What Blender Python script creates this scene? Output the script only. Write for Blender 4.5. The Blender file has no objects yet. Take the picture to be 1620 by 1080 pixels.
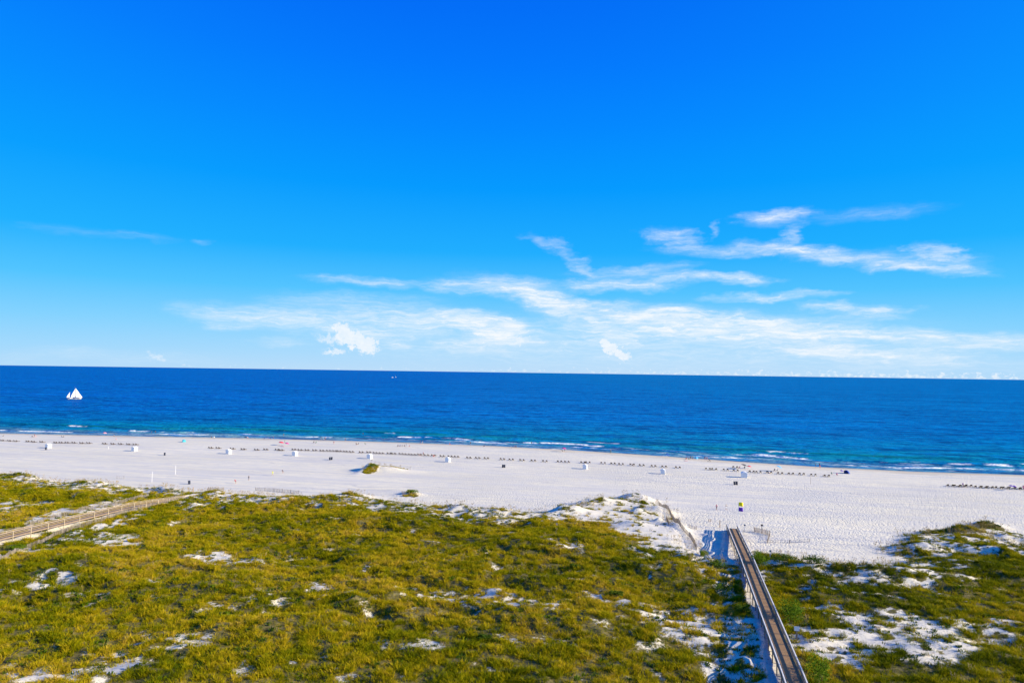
import bpy, bmesh, math, random
import numpy as np
from mathutils import Vector, Matrix

SC = bpy.context.scene
COL = SC.collection
R = math.radians
random.seed(7)
rng = np.random.default_rng(11)

# ------------------------------------------------------------------ camera
CAM_Z = 41.5
FPX = 1090.0                      # focal length in pixels of a 1620 px wide picture
yaw, pitch, roll = R(14.4), math.atan2(48.5, FPX), R(0.813)
FW = Vector((-math.sin(yaw) * math.cos(pitch), math.cos(yaw) * math.cos(pitch), math.sin(pitch)))
RT0 = Vector((math.cos(yaw), math.sin(yaw), 0))
UP0 = RT0.cross(FW)
RT = RT0 * math.cos(roll) + UP0 * math.sin(roll)
UP = -RT0 * math.sin(roll) + UP0 * math.cos(roll)
cd = bpy.data.cameras.new('camera')
cam = bpy.data.objects.new('camera', cd)
COL.objects.link(cam)
m3 = Matrix((RT, UP, -FW)).transposed()
cam.matrix_world = Matrix.Translation((0, 0, CAM_Z)) @ m3.to_4x4()
cd.sensor_width = 36.0
cd.lens = 36.0 * FPX / 1620.0
cd.clip_start = 0.5
cd.clip_end = 200000
SC.camera = cam

# ------------------------------------------------------------------ light, exposure
SC.view_settings.view_transform = 'Standard'
SC.view_settings.look = 'None'
SC.view_settings.gamma = 1
SC.view_settings.use_curve_mapping = False
SC.view_settings.exposure = 1.0
SC.cycles.max_bounces = 5
SC.cycles.diffuse_bounces = 2
SC.cycles.glossy_bounces = 2
SC.cycles.transparent_max_bounces = 8

SUN_EL = R(19.5)
SUN_DIR = Vector((math.cos(SUN_EL), 0.03, math.sin(SUN_EL))).normalized()
sd = bpy.data.lights.new('sun', 'SUN')
sd.energy = 5.0
sd.angle = R(0.5)
sd.color = (1.0, 0.86, 0.60)
sun = bpy.data.objects.new('sun', sd)
COL.objects.link(sun)
sun.rotation_euler = SUN_DIR.to_track_quat('Z', 'Y').to_euler()
sun.location = (60, 60, 80)


def srgb(r, g, b):
    f = lambda c: (c / 255) / 12.92 if c / 255 <= 0.04045 else ((c / 255 + 0.055) / 1.055) ** 2.4
    return (f(r), f(g), f(b), 1)


def ray(px, py):
    return (RT * ((px - 810) / FPX) + UP * ((540 - py) / FPX) + FW)


def build_world():
    w = bpy.data.worlds.new('World')
    SC.world = w
    w.use_nodes = True
    nt = w.node_tree
    N, L = nt.nodes, nt.links
    N.clear()

    def nd(t, **k):
        n = N.new(t)
        for a, b in k.items():
            setattr(n, a, b)
        return n

    def val(x, sock):
        if hasattr(x, 'is_output'):
            L.new(x, sock)
        else:
            sock.default_value = x

    def mth(op, a, b=0.0, clamp=False, c=None):
        n = nd('ShaderNodeMath', operation=op, use_clamp=clamp)
        val(a, n.inputs[0])
        val(b, n.inputs[1])
        if c is not None:
            val(c, n.inputs[2])
        return n.outputs[0]
    tc = nd('ShaderNodeTexCoord')
    sep = nd('ShaderNodeSeparateXYZ')
    L.new(tc.outputs['Generated'], sep.inputs[0])
    x, y, z = sep.outputs
    el = mth('MULTIPLY', mth('ARCSINE', z), 180 / math.pi)
    az = mth('MULTIPLY', mth('ARCTAN2', x, y), 180 / math.pi)
    # clear sky: physical sky graded to the deep blue of the day
    sky = nd('ShaderNodeTexSky')
    sky.sky_type = 'NISHITA'
    sky.sun_disc = False
    sky.sun_elevation = SUN_EL
    sky.sun_rotation = math.atan2(SUN_DIR.x, SUN_DIR.y)
    sky.air_density = 1.2
    sky.dust_density = 0.4
    sky.ozone_density = 3.0
    ramp = nd('ShaderNodeValToRGB')
    stops = [(0.0, (190, 222, 250)), (1.4, (172, 219, 253)), (3.6, (138, 211, 255)), (6.5, (84, 195, 255)), (9.8, (30, 174, 255)),
             (14.9, (0, 154, 255)), (19.7, (0, 136, 255)), (24.2, (0, 121, 253)), (28.3, (0, 110, 248)), (45, (0, 88, 222)), (90, (0, 70, 190))]
    cr = ramp.color_ramp
    while len(cr.elements) < len(stops):
        cr.elements.new(0.5)
    for e, (d, c) in zip(cr.elements, stops):
        e.position = max(0.0, math.sin(R(d)))
        e.color = srgb(*c)
    L.new(z, ramp.inputs[0])
    # polarised band: the sky is deepest at right angles to the sun, paler towards and away from it
    dp = mth('ADD', mth('ADD', mth('MULTIPLY', x, SUN_DIR.x), mth('MULTIPLY', z, SUN_DIR.z)), 0.13)
    pol = mth('MULTIPLY', mth('MULTIPLY', dp, dp), 0.36, True)
    pale = nd('ShaderNodeMix', data_type='RGBA')
    L.new(pol, pale.inputs[0])
    L.new(ramp.outputs[0], pale.inputs[6])
    pale.inputs[7].default_value = srgb(20, 200, 255)
    five = nd('ShaderNodeVectorMath', operation='SCALE')
    L.new(pale.outputs[2], five.inputs[0])
    five.inputs[3].default_value = 5.0
    mixn = nd('ShaderNodeMix', data_type='RGBA')
    mixn.inputs[0].default_value = 0.006
    L.new(five.outputs[0], mixn.inputs[6])
    L.new(sky.outputs[0], mixn.inputs[7])
    base = mixn.outputs[2]

    # clouds, in degrees of azimuth and elevation
    comb = nd('ShaderNodeCombineXYZ')
    L.new(az, comb.inputs[0])
    L.new(el, comb.inputs[1])

    def noise(vec, scale, detail, rough, sx=1, sy=1, rot=0, dist=0.0):
        mp = nd('ShaderNodeMapping')
        mp.inputs['Rotation'].default_value = (0, 0, rot)
        mp.inputs['Scale'].default_value = (sx, sy, 1)
        L.new(vec, mp.inputs[0])
        n = nd('ShaderNodeTexNoise')
        n.inputs['Scale'].default_value = scale
        n.inputs['Detail'].default_value = detail
        n.inputs['Roughness'].default_value = rough
        n.inputs['Distortion'].default_value = dist
        L.new(mp.outputs[0], n.inputs['Vector'])
        return n
    wn = noise(comb.outputs[0], 0.22, 5, 0.6, 1, 2.2)
    wv = nd('ShaderNodeVectorMath', operation='SUBTRACT')
    L.new(wn.outputs['Color'], wv.inputs[0])
    wv.inputs[1].default_value = (0.5, 0.5, 0.5)
    wm = nd('ShaderNodeVectorMath', operation='MULTIPLY')
    L.new(wv.outputs[0], wm.inputs[0])
    wm.inputs[1].default_value = (8.0, 1.9, 0)
    wa = nd('ShaderNodeVectorMath', operation='ADD')
    L.new(comb.outputs[0], wa.inputs[0])
    L.new(wm.outputs[0], wa.inputs[1])
    warped = wa.outputs[0]
    cn = noise(comb.outputs[0], 1.9, 6, 0.68)
    cv = nd('ShaderNodeVectorMath', operation='SUBTRACT')
    L.new(cn.outputs['Color'], cv.inputs[0])
    cv.inputs[1].default_value = (0.5, 0.5, 0.5)
    cm = nd('ShaderNodeVectorMath', operation='MULTIPLY')
    L.new(cv.outputs[0], cm.inputs[0])
    cm.inputs[1].default_value = (2.6, 2.0, 0)
    ca = nd('ShaderNodeVectorMath', operation='ADD')
    L.new(comb.outputs[0], ca.inputs[0])
    L.new(cm.outputs[0], ca.inputs[1])
    puffy = ca.outputs[0]

    def azel(px, py):
        d = ray(px, py).normalized()
        return math.degrees(math.atan2(d.x, d.y)), math.degrees(math.asin(d.z))

    def blob(x1, y1, x2, y2, wpx, amp, src):
        a1, e1 = azel(x1, y1)
        a2, e2 = azel(x2, y2)
        ln = math.hypot(a2 - a1, e2 - e1) / 2 + wpx * 0.03
        mp = nd('ShaderNodeMapping', vector_type='TEXTURE')
        mp.inputs['Location'].default_value = ((a1 + a2) / 2, (e1 + e2) / 2, 0)
        mp.inputs['Rotation'].default_value = (0, 0, math.atan2(e2 - e1, a2 - a1))
        mp.inputs['Scale'].default_value = (ln, wpx * 0.043, 1)
        L.new(src, mp.inputs[0])
        ln_ = nd('ShaderNodeVectorMath', operation='LENGTH')
        L.new(mp.outputs[0], ln_.inputs[0])
        mr = nd('ShaderNodeMapRange', interpolation_type='SMOOTHSTEP')
        L.new(ln_.outputs['Value'], mr.inputs['Value'])
        mr.inputs['From Min'].default_value = 1.9
        mr.inputs['From Max'].default_value = 0.0
        mr.inputs['To Min'].default_value = 0.0
        mr.inputs['To Max'].default_value = amp
        return mr.outputs[0]
    cir = [(515, 440, 650, 447, 7, .6), (690, 447, 770, 452, 12, .7), (760, 447, 860, 478, 16, .6), (325, 497, 480, 505, 16, .7),
           (430, 507, 640, 516, 18, .7), (560, 495, 800, 512, 16, .7), (735, 505, 825, 521, 17, 1.2), (740, 528, 800, 532, 14, 1.1),
           (430, 480, 650, 476, 16, .4), (640, 488, 740, 495, 10, .4), (530, 525, 630, 529, 7, .6), (330, 518, 380, 516, 6, .35),
           (700, 547, 780, 551, 8, .7), (815, 534, 840, 538, 12, .8), (605, 541, 640, 546, 7, .6), (400, 541, 470, 543, 6, .25),
           (850, 380, 900, 402, 9, .4), (905, 415, 942, 432, 8, .5), (940, 432, 1060, 424, 8, .6), (918, 450, 1055, 447, 9, 1.0),
           (1055, 437, 1140, 441, 7, .7), (1140, 443, 1215, 442, 8, 1.0), (1043, 373, 1085, 384, 14, .85), (1193, 343, 1268, 336, 8, .8),
           (1200, 352, 1245, 348, 9, .6), (1235, 384, 1264, 362, 9, .55), (1125, 370, 1142, 360, 7, .35), (1090, 397, 1250, 392, 9, .55),
           (1200, 391, 1330, 401, 8, .8), (1260, 397, 1440, 416, 12, .7), (1400, 420, 1535, 431, 7, .75), (1478, 394, 1510, 402, 11, .95),
           (1430, 405, 1540, 418, 12, .3), (1300, 341, 1450, 332, 9, .2), (1145, 469, 1285, 465, 6, .9), (790, 450, 905, 476, 18, .65),
           (835, 462, 958, 508, 20, .9), (870, 478, 990, 479, 8, .5), (800, 509, 825, 516, 12, 1.1), (958, 487, 1022, 506, 12, 1.0),
           (1015, 500, 1140, 513, 22, 1.3), (1030, 525, 1095, 528, 12, .7), (1040, 491, 1085, 491, 5, .8), (1278, 483, 1342, 490, 8, .8),
           (1343, 498, 1417, 498, 10, .9), (1150, 503, 1240, 506, 12, .7), (1200, 514, 1340, 520, 14, .8), (1240, 529, 1640, 536, 10, .95),
           (1150, 520, 1290, 542, 24, .7), (1228, 555, 1345, 553, 7, 1.0), (1320, 561, 1505, 563, 10, .6), (1480, 548, 1640, 548, 8, .7),
           (840, 536, 1340, 545, 42, .5), (560, 532, 900, 540, 34, .34), (940, 520, 1000, 540, 20, .5), (45, 355, 130, 362, 7, .08),
           (130, 367, 260, 380, 6, .12), (325, 383, 355, 384, 4, .22), (0, 560, 300, 566, 10, .2), (1350, 570, 1640, 575, 14, .4)]
    cum = [(536, 518, 556, 533, 13, 1.9), (563, 538, 588, 549, 13, 2.0), (500, 533, 545, 541, 8, .8), (518, 556, 545, 556, 6, 1.0), (952, 543, 972, 549, 8, 1.5),
           (964, 552, 992, 566, 9, 1.7), (815, 535, 830, 540, 9, 1.2), (235, 562, 262, 568, 8, .7)]

    def total(lst, src):
        s = None
        for b in lst:
            o = blob(*b, src)
            s = o if s is None else mth('ADD', s, o)
        return s
    cs = total(cir, warped)
    fine = noise(warped, 1.1, 11, 0.70, 0.24, 2.4, 0.05, 0.7)
    fine2 = noise(comb.outputs[0], 2.2, 7, 0.65, 0.22, 2.0, -0.12, 1.0)
    fmix = mth('ADD', mth('MULTIPLY', fine.outputs['Fac'], 0.6), mth('MULTIPLY', fine2.outputs['Fac'], 0.4))
    tex = nd('ShaderNodeMapRange', interpolation_type='SMOOTHSTEP')
    L.new(fmix, tex.inputs['Value'])
    tex.inputs['From Min'].default_value = 0.38
    tex.inputs['From Max'].default_value = 0.76
    tex.inputs['To Min'].default_value = 0.04
    tex.inputs['To Max'].default_value = 1.35
    calpha = mth('MULTIPLY', mth('MULTIPLY', cs, 0.92), tex.outputs[0], True)
    vn = noise(comb.outputs[0], 0.5, 5, 0.6, 0.4, 1.6)
    vr = nd('ShaderNodeMapRange')
    L.new(vn.outputs['Fac'], vr.inputs['Value'])
    vr.inputs['From Min'].default_value = 0.3
    vr.inputs['From Max'].default_value = 0.7
    vr.inputs['To Min'].default_value = 0.45
    vr.inputs['To Max'].default_value = 1.15
    vsum = mth('MULTIPLY', mth('MULTIPLY', cs, 0.5), vr.outputs[0], True)
    calpha = mth('SUBTRACT', 1.0, mth('MULTIPLY', mth('SUBTRACT', 1.0, mth('MULTIPLY', calpha, 0.9)), mth('SUBTRACT', 1.0, mth('MULTIPLY', vsum, 0.75))))
    cu = total(cum, puffy)
    cmr = nd('ShaderNodeMapRange', interpolation_type='SMOOTHSTEP')
    L.new(cu, cmr.inputs['Value'])
    cmr.inputs['From Min'].default_value = 0.15
    cmr.inputs['From Max'].default_value = 1.15
    # small cumulus heads standing along the far horizon
    hn = noise(comb.outputs[0], 2.3, 6, 0.65, 1, 1.5)
    prof = nd('ShaderNodeMapRange')
    L.new(el, prof.inputs['Value'])
    prof.inputs['From Min'].default_value = 0.15
    prof.inputs['From Max'].default_value = 1.15
    prof.inputs['To Min'].default_value = 0.47
    prof.inputs['To Max'].default_value = 0.74
    side = nd('ShaderNodeMapRange')
    L.new(az, side.inputs['Value'])
    side.inputs['From Min'].default_value = -30
    side.inputs['From Max'].default_value = 12
    side.inputs['To Min'].default_value = 0.12
    side.inputs['To Max'].default_value = 0.0
    hh = mth('MULTIPLY', mth('SUBTRACT', hn.outputs['Fac'], mth('ADD', prof.outputs[0], side.outputs[0])), 9.0, True)
    hh = mth('MULTIPLY', hh, 0.65)
    alpha = mth('MAXIMUM', mth('MAXIMUM', calpha, mth('MULTIPLY', cmr.outputs[0], mth('MULTIPLY_ADD', cn.outputs['Fac'], 0.5, False, 0.62))), hh)
    # low milky veil under the cirrus
    alpha = mth('MULTIPLY', alpha, mth('GREATER_THAN', z, 0.0))
    cw = nd('ShaderNodeMix', data_type='RGBA')
    L.new(fine.outputs['Fac'], cw.inputs[0])
    cw.inputs[6].default_value = (3.6, 4.2, 4.9, 1)
    cw.inputs[7].default_value = (5.4, 5.3, 5.1, 1)
    cl = nd('ShaderNodeMix', data_type='RGBA')
    L.new(alpha, cl.inputs[0])
    L.new(base, cl.inputs[6])
    L.new(cw.outputs[2], cl.inputs[7])
    bg = nd('ShaderNodeBackground')
    bg.inputs['Strength'].default_value = 0.1
    L.new(cl.outputs[2], bg.inputs['Color'])
    out = nd('ShaderNodeOutputWorld')
    L.new(bg.outputs[0], out.inputs[0])
    w.cycles.sampling_method = 'MANUAL'
    w.cycles.sample_map_resolution = 512


build_world()

# ------------------------------------------------------------------ numeric helpers


def _hash(ix, iy, seed):
    h = (ix.astype(np.int64) * 374761393 + iy.astype(np.int64) * 668265263 + seed * 974634777) & 0xffffffff
    h = ((h ^ (h >> 13)) * 1274126177) & 0xffffffff
    h = h ^ (h >> 16)
    return (h & 0xffff) / 65535.0


def vnoise(x, y, seed=0):
    x = np.asarray(x, float)
    y = np.asarray(y, float)
    ix, iy = np.floor(x), np.floor(y)
    fx, fy = x - ix, y - iy
    fx = fx * fx * fx * (fx * (fx * 6 - 15) + 10)
    fy = fy * fy * fy * (fy * (fy * 6 - 15) + 10)
    a = _hash(ix, iy, seed)
    b = _hash(ix + 1, iy, seed)
    c = _hash(ix, iy + 1, seed)
    d = _hash(ix + 1, iy + 1, seed)
    return (a * (1 - fx) + b * fx) * (1 - fy) + (c * (1 - fx) + d * fx) * fy


def fbm(x, y, seed=0, octv=4, gain=0.5):
    s, a, t = 0.0, 1.0, 0.0
    cs, sn = math.cos(0.6), math.sin(0.6)
    for k in range(octv):
        s = s + a * vnoise(x, y, seed + k * 17)
        t += a
        a *= gain
        x, y = (x * cs - y * sn) * 2.03 + 5.3, (x * sn + y * cs) * 2.03 + 1.7
    return s / t


def sstep(a, b, x):
    t = np.clip((x - a) / (b - a), 0, 1)
    return t * t * (3 - 2 * t)


def at0(px, py, z=2.0):
    d = ray(px, py)
    t = (z - CAM_Z) / d.z
    return (d.x * t, d.y * t)


def poly_sd(P, X, Y):
    """signed distance to polygon P, positive inside"""
    P = np.asarray(P, float)
    best = np.full(X.shape, 1e9)
    ins = np.zeros(X.shape, bool)
    n = len(P)
    for i in range(n):
        ax, ay = P[i]
        bx, by = P[(i + 1) % n]
        ex, ey = bx - ax, by - ay
        wx, wy = X - ax, Y - ay
        t = np.clip((wx * ex + wy * ey) / (ex * ex + ey * ey + 1e-9), 0, 1)
        dx, dy = wx - t * ex, wy - t * ey
        best = np.minimum(best, dx * dx + dy * dy)
        c = (ay > Y) != (by > Y)
        with np.errstate(divide='ignore', invalid='ignore'):
            xi = ax + (Y - ay) * ex / (ey if abs(ey) > 1e-9 else 1e-9)
        ins ^= c & (X < xi)
    return np.where(ins, 1, -1) * np.sqrt(best)


def wpoly(pts, z=2.0):
    return [at0(a, b, z) for a, b in pts]


# shoreline of the beach, metres
SHX = [-3000, -700, -402, -302, -256, -206, -154, -105, -58, -14, 25, 61, 94, 142, 400, 3000]
SHY = [300, 322, 331, 350, 360.5, 368, 373, 374.5, 370, 361, 351, 344.5, 343, 348, 360, 380]


def shore(x):
    return np.interp(x, SHX, SHY)


DUNE = [(-3000, 195), (-300, 197)] + wpoly([(0, 752), (130, 762), (240, 770), (330, 781), (480, 784), (560, 782), (620, 792), (760, 806), (860, 811), (895, 800), (930, 792),
        (1000, 785), (1040, 792), (1062, 812), (1082, 836), (1100, 858), (1108, 872)]) + [(6.5, 158)] + \
    wpoly([(1190, 884), (1240, 886), (1300, 899), (1345, 903), (1420, 889), (1405, 868), (1420, 846), (1480, 838), (1560, 834), (1620, 845)]) + \
    [(110, 205), (3000, 215), (3000, -600), (-3000, -600)]
# (pixel of the centre, reach along x, reach along y, height, turn) of single mounds
MOUNDS = [(584, 742, 2.6, 6.5, 2.0, 0.0), (612, 742, 9.0, 4.2, 1.6, 0.0), (651, 778, 3.0, 2.0, 1.0, 0.0), (1562, 829, 4.0, 3.0, 1.6, 0.3), (1500, 842, 7.5, 2.4, .8, 0.0),
          (1530, 845, 4, 2.2, .7, -0.5), (1555, 875, 9, 3, .8, 0), (1455, 868, 6, 2.2, .7, 0), (1570, 905, 14, 6, 1.0, 0), (1240, 889, 7, 3.6, 1.9, 0.0),
          (1310, 908, 8, 4, 1.5, 0.0), (1400, 915, 10, 4, 1.4, 0.0), (940, 797, 8, 2.6, 1.5, 0.3), (1005, 789, 7, 2.6, 1.6, 0.0), (1045, 808, 4, 3.4, 1.5, -0.6),
          (1072, 835, 2.6, 5, 1.5, 0.1), (1010, 813, 2.6, 2.0, 1.3, 0.0), (1043, 827, 1.3, .9, 1.1, .2), (1018, 806, 1.6, 1.0, .9, 0), (1000, 835, 6, 3, 1.4, 0), (900, 812, 7, 3.4, 1.4, 0.0), (560, 783, 7, 3.0, 1.3, 0.0),
          (480, 800, 12, 4, 1.4, 0), (720, 806, 8, 3.0, 1.2, 0.0), (790, 812, 6, 3.0, 1.2, 0.0), (880, 870, 14, 8, 1.4, 0), (620, 830, 16, 6, 1.5, 0), (340, 783, 5, 3, 1.1, 0),
          (150, 768, 5, 3, 1.1, 0), (40, 757, 8, 4, 1.4, 0), (120, 790, 10, 4, 1.4, 0), (260, 775, 7, 3, 1.2, 0), (560, 960, 3, 10, 1.1, -0.5), (440, 1000, 7, 3, 1.2, 0.5),
          (1200, 1000, 2.6, 9, 0.5, 0), (1126, 848, .8, 2.2, .45, .3), (1118, 842, 1.0, 1.2, .35, 0), (1136, 866, .7, 2.6, .5, -.2), (1128, 872, .9, 1.6, .45, .4), (1142, 845, .6, 1.5, .25, 0), (1112, 858, 1.2, 3.0, .4, 0), (1190, 1010, .5, 2.0, .35, .4), (1198, 1035, .6, 2.0, .4, -.3), (1186, 1060, .7, 2.4, .4, .2), (1206, 1075, .6, 2.0, .3, 0), (1060, 905, 8, 5, 1.2, 0), (880, 985, 12, 5, 1.0, 0), (350, 930, 9, 6, 1.2, 0), (100, 900, 14, 6, 1.2, 0)]
KP = wpoly([(930, 812), (960, 797), (1020, 797), (1055, 806), (1080, 830), (1100, 862), (1085, 868), (1040, 860), (985, 845), (965, 832), (905, 822)], 2.4)
_M = [(*at0(a, b, 2.2), c, d, e, f) for a, b, c, d, e, f in MOUNDS]
BWX = 10.6


def height(X, Y):
    X = np.asarray(X, float)
    Y = np.asarray(Y, float)
    s = Y - shore(X)
    z = 1.55 - 1.55 * sstep(-24, 2, s)
    z = z + 0.22 * np.exp(-((s + 19) / 5.0) ** 2) * sstep(20, 110, X)
    z = z + 0.10 * (fbm(X / 26, Y / 14, 3, 3) - 0.5) * sstep(-2, -30, s)
    z = np.where(s > 0, -0.055 * s, z)
    z = np.maximum(z, -6)
    sd_ = poly_sd(DUNE, X, Y)
    m = sstep(-1.5, 7, sd_)
    n1 = fbm(X / 15, Y / 10, 21, 4, 0.55)
    n2 = fbm(X / 4.5, Y / 3.6, 55, 3, 0.55)
    rid = 1 - np.abs(2 * n1 - 1)
    near = np.exp(-(np.abs(X - 11.0) / 4.0) ** 2)
    rough = (2.0 * (n1 - 0.45) + 1.2 * (rid - 0.8) * 1.0 + 1.1 * (n2 - 0.5)) * (1 - 0.7 * near)
    rough = rough * (1 - .88 * sstep(-5, 1, poly_sd(KP, X, Y)))
    z = z + m * (1.05 + rough)
    for cx, cy, rx, ry, h, tn in _M:
        dx, dy = X - cx, Y - cy
        c, s_ = math.cos(tn), math.sin(tn)
        u, v = (dx * c + dy * s_) / rx, (-dx * s_ + dy * c) / ry
        q = u * u + v * v
        z = z + h * np.exp(-q * 0.9) * (0.8 + 0.4 * n2)
    return z


def hz(x, y):
    return float(height(np.array([x]), np.array([y]))[0])


def G(px, py, it=5):
    z = 1.6
    for _ in range(it):
        x, y = at0(px, py, z)
        z = 0.5 * z + 0.5 * hz(x, y) if _ > 1 else hz(x, y)
    return x, y, hz(x, y)


VEG = [(-400, 190)] + wpoly([(0, 750), (40, 753), (62, 762), (95, 763), (130, 761), (172, 768), (240, 770), (268, 768), (297, 778), (335, 778), (400, 782), (480, 786), (515, 783),
      (560, 782), (590, 790), (640, 797), (700, 801), (760, 807), (830, 812), (875, 811), (905, 803), (935, 795), (1000, 789), (1045, 799), (1062, 815), (1055, 830), (1085, 855),
      (1100, 872), (1120, 884), (1150, 890), (1176, 893), (1196, 880), (1240, 887), (1300, 899), (1345, 904), (1400, 896), (1415, 880), (1398, 868), (1400, 862),
      (1440, 850), (1425, 842), (1480, 836), (1520, 832), (1570, 850), (1625, 860)], 2.4) + [(120, 195), (120, 40), (-400, 40)]
# bare and half-bare places inside it: polygon in the picture's pixels projected to the ground, amount of grass left
BARE = [([(-20, 846), (60, 830), (150, 802), (230, 786), (228, 792), (150, 812), (60, 838), (-20, 858)], .3), ([(-20, 880), (60, 858), (110, 846), (200, 818), (235, 808), (230, 816), (160, 838), (60, 872), (-20, 892)], .35), ([(200, 772), (260, 766), (305, 778), (300, 786), (240, 784)], .3), ([(60, 762), (120, 764), (200, 770), (195, 782), (120, 776), (60, 772)], .3), ([(310, 782), (420, 786), (420, 797), (340, 800), (300, 806), (280, 800)], .4), ([(905, 800), (935, 788), (1000, 781), (1050, 795), (1075, 820), (1060, 815), (1040, 802), (1000, 795), (940, 803)], .42), ([(-20, 797), (60, 795), (75, 799), (40, 806), (-20, 816)], .12), ([(40, 826), (95, 808), (150, 804), (190, 803), (130, 818), (60, 830)], .1),
        ([(118, 857), (160, 846), (200, 848), (238, 858), (205, 867), (150, 862)], .1), ([(290, 884), (350, 882), (400, 890), (470, 884), (480, 892), (440, 896), (340, 893)], .22),
        ([(120, 768), (160, 764), (205, 768), (195, 777), (140, 778)], .25), ([(335, 781), (420, 784), (480, 790), (455, 798), (360, 796)], .35),
        ([(480, 792), (560, 788), (640, 800), (640, 812), (560, 806), (500, 804)], .42), ([(600, 795), (760, 808), (870, 815), (905, 808), (900, 824), (780, 828), (660, 822), (600, 812)], .42),
        ([(490, 930), (510, 932), (512, 945), (498, 940)], .2), ([(408, 950), (440, 952), (436, 960), (412, 958)], .25), ([(625, 935), (700, 932), (770, 938), (840, 955), (820, 968), (740, 955), (640, 946)], .3),
        ([(845, 955), (880, 958), (870, 970), (842, 966)], .15), ([(930, 942), (965, 946), (958, 955), (932, 950)], .2), ([(965, 955), (1010, 962), (1030, 972), (985, 968)], .2),
        ([(1012, 962), (1060, 968), (1120, 978), (1165, 986), (1196, 984), (1222, 1000), (1240, 1090), (1130, 1090), (1118, 1050), (1085, 1022), (1045, 1005)], .13),
        ([(1268, 992), (1320, 1008), (1345, 1000), (1300, 962), (1335, 965), (1400, 990), (1390, 970), (1440, 975), (1500, 995), (1545, 1030), (1520, 1056), (1440, 1052), (1385, 1036), (1360, 1062), (1300, 1042), (1252, 1025)], .1),
        ([(925, 812), (960, 797), (1020, 799), (1050, 808), (1068, 828), (1096, 858), (1085, 866), (1040, 858), (985, 845), (970, 832), (905, 822)], .02),
        ([(1400, 850), (1480, 838), (1560, 842), (1540, 852), (1430, 860)], .3), ([(1405, 878), (1450, 866), (1520, 858), (1620, 868), (1620, 878), (1520, 880), (1440, 888)], .3), ([(1440, 848), (1560, 850), (1620, 862), (1560, 866), (1450, 858)], .3),
        ([(1330, 925), (1350, 924), (1480, 912), (1540, 918), (1450, 935)], .5), ([(1500, 985), (1600, 990), (1620, 1010), (1560, 1012)], .35),
        ([(880, 862), (935, 872), (928, 882), (885, 876)], .35), ([(150, 1050), (210, 1048), (215, 1062), (165, 1064)], .3), ([(60, 1072), (140, 1070), (140, 1085), (60, 1085)], .3),
        ([(255, 1035), (310, 1028), (300, 1045), (260, 1048)], .4), ([(1020, 862), (1090, 868), (1160, 892), (1180, 960), (1150, 960), (1120, 905), (1050, 880)], .45),
        ([(1100, 866), (1180, 882), (1180, 898), (1130, 892)], .3), ([(240, 1005), (330, 1010), (320, 1020), (250, 1016)], .45), ([(10, 925), (90, 912), (110, 920), (30, 940)], .5),
        ([(600, 1020), (680, 1012), (690, 1026), (610, 1034)], .4)]
_B = [(wpoly(p, 2.4), a) for p, a in BARE]
EXTRA = [(586, 742, 2.6, 4.5, 1.0), (612, 737, 6.5, 1.2, .45), (651, 778, 2.6, 1.8, 1.0), (1562, 829, 4.2, 2.6, 1.0), (1505, 841, 7.0, 1.8, .9), (1535, 848, 4, 2, .8), (335, 780, 3, 2, .8)]
EXTRA[1] = (612, 738, 8.5, 1.5, .5)
_E = [(*at0(a, b, 2.8), c, d, e) for a, b, c, d, e in EXTRA]


def veg(X, Y):
    X = np.asarray(X, float)
    Y = np.asarray(Y, float)
    wx = (fbm(X / 5, Y / 5, 101, 4, 0.6) - 0.5) * 6.5
    wy = (fbm(X / 5, Y / 5, 202, 4, 0.6) - 0.5) * 6.5
    v = sstep(-1.2, 1.8, poly_sd(VEG, X + wx * .6, Y + wy * .6))
    cl = fbm(X / 2.2, Y / 1.8, 303, 4, 0.6)
    for P, a in _B:
        m = sstep(-2.6, .8, poly_sd(P, X + wx, Y + wy))
        part = sstep(.63 - a * .33, .70 - a * .33, cl)
        v = v * (1 - m) + v * m * part
    # the seaward fringe opens into streaks of sand and grass
    sdv = poly_sd(VEG, X, Y)
    fr = fbm(X / 4.5, Y / 1.9, 909, 4, .62)
    lim = .535 - .26 * np.clip(sdv / 17.0, 0, 1)
    fade = sstep(lim, lim + .07, fr)
    v = v * np.where((sdv > 0) & (sdv < 17), fade, 1)
    # scattered openings everywhere
    gap = fbm(X / 3.4, Y / 2.6, 404, 4, 0.65)
    v = v * (1 - 0.6 * sstep(0.64, 0.75, gap))
    for cx, cy, rx, ry, a in _E:
        q = ((X - cx + wx * .3) / rx) ** 2 + ((Y - cy + wy * .3) / ry) ** 2
        v = np.maximum(v, a * (q < 1) * sstep(.25, .5, cl))
    # under and right beside the walks the sand is trodden bare
    v = v * (1 - ((np.abs(X - 11.5) < 1.6) & (Y < 190) & (Y > 60)))
    v = v * (1 - ((np.abs(X + 145.3) < 1.5) & (Y < 182)))
    return np.clip(v, 0, 1)


# ------------------------------------------------------------------ materials


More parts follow.
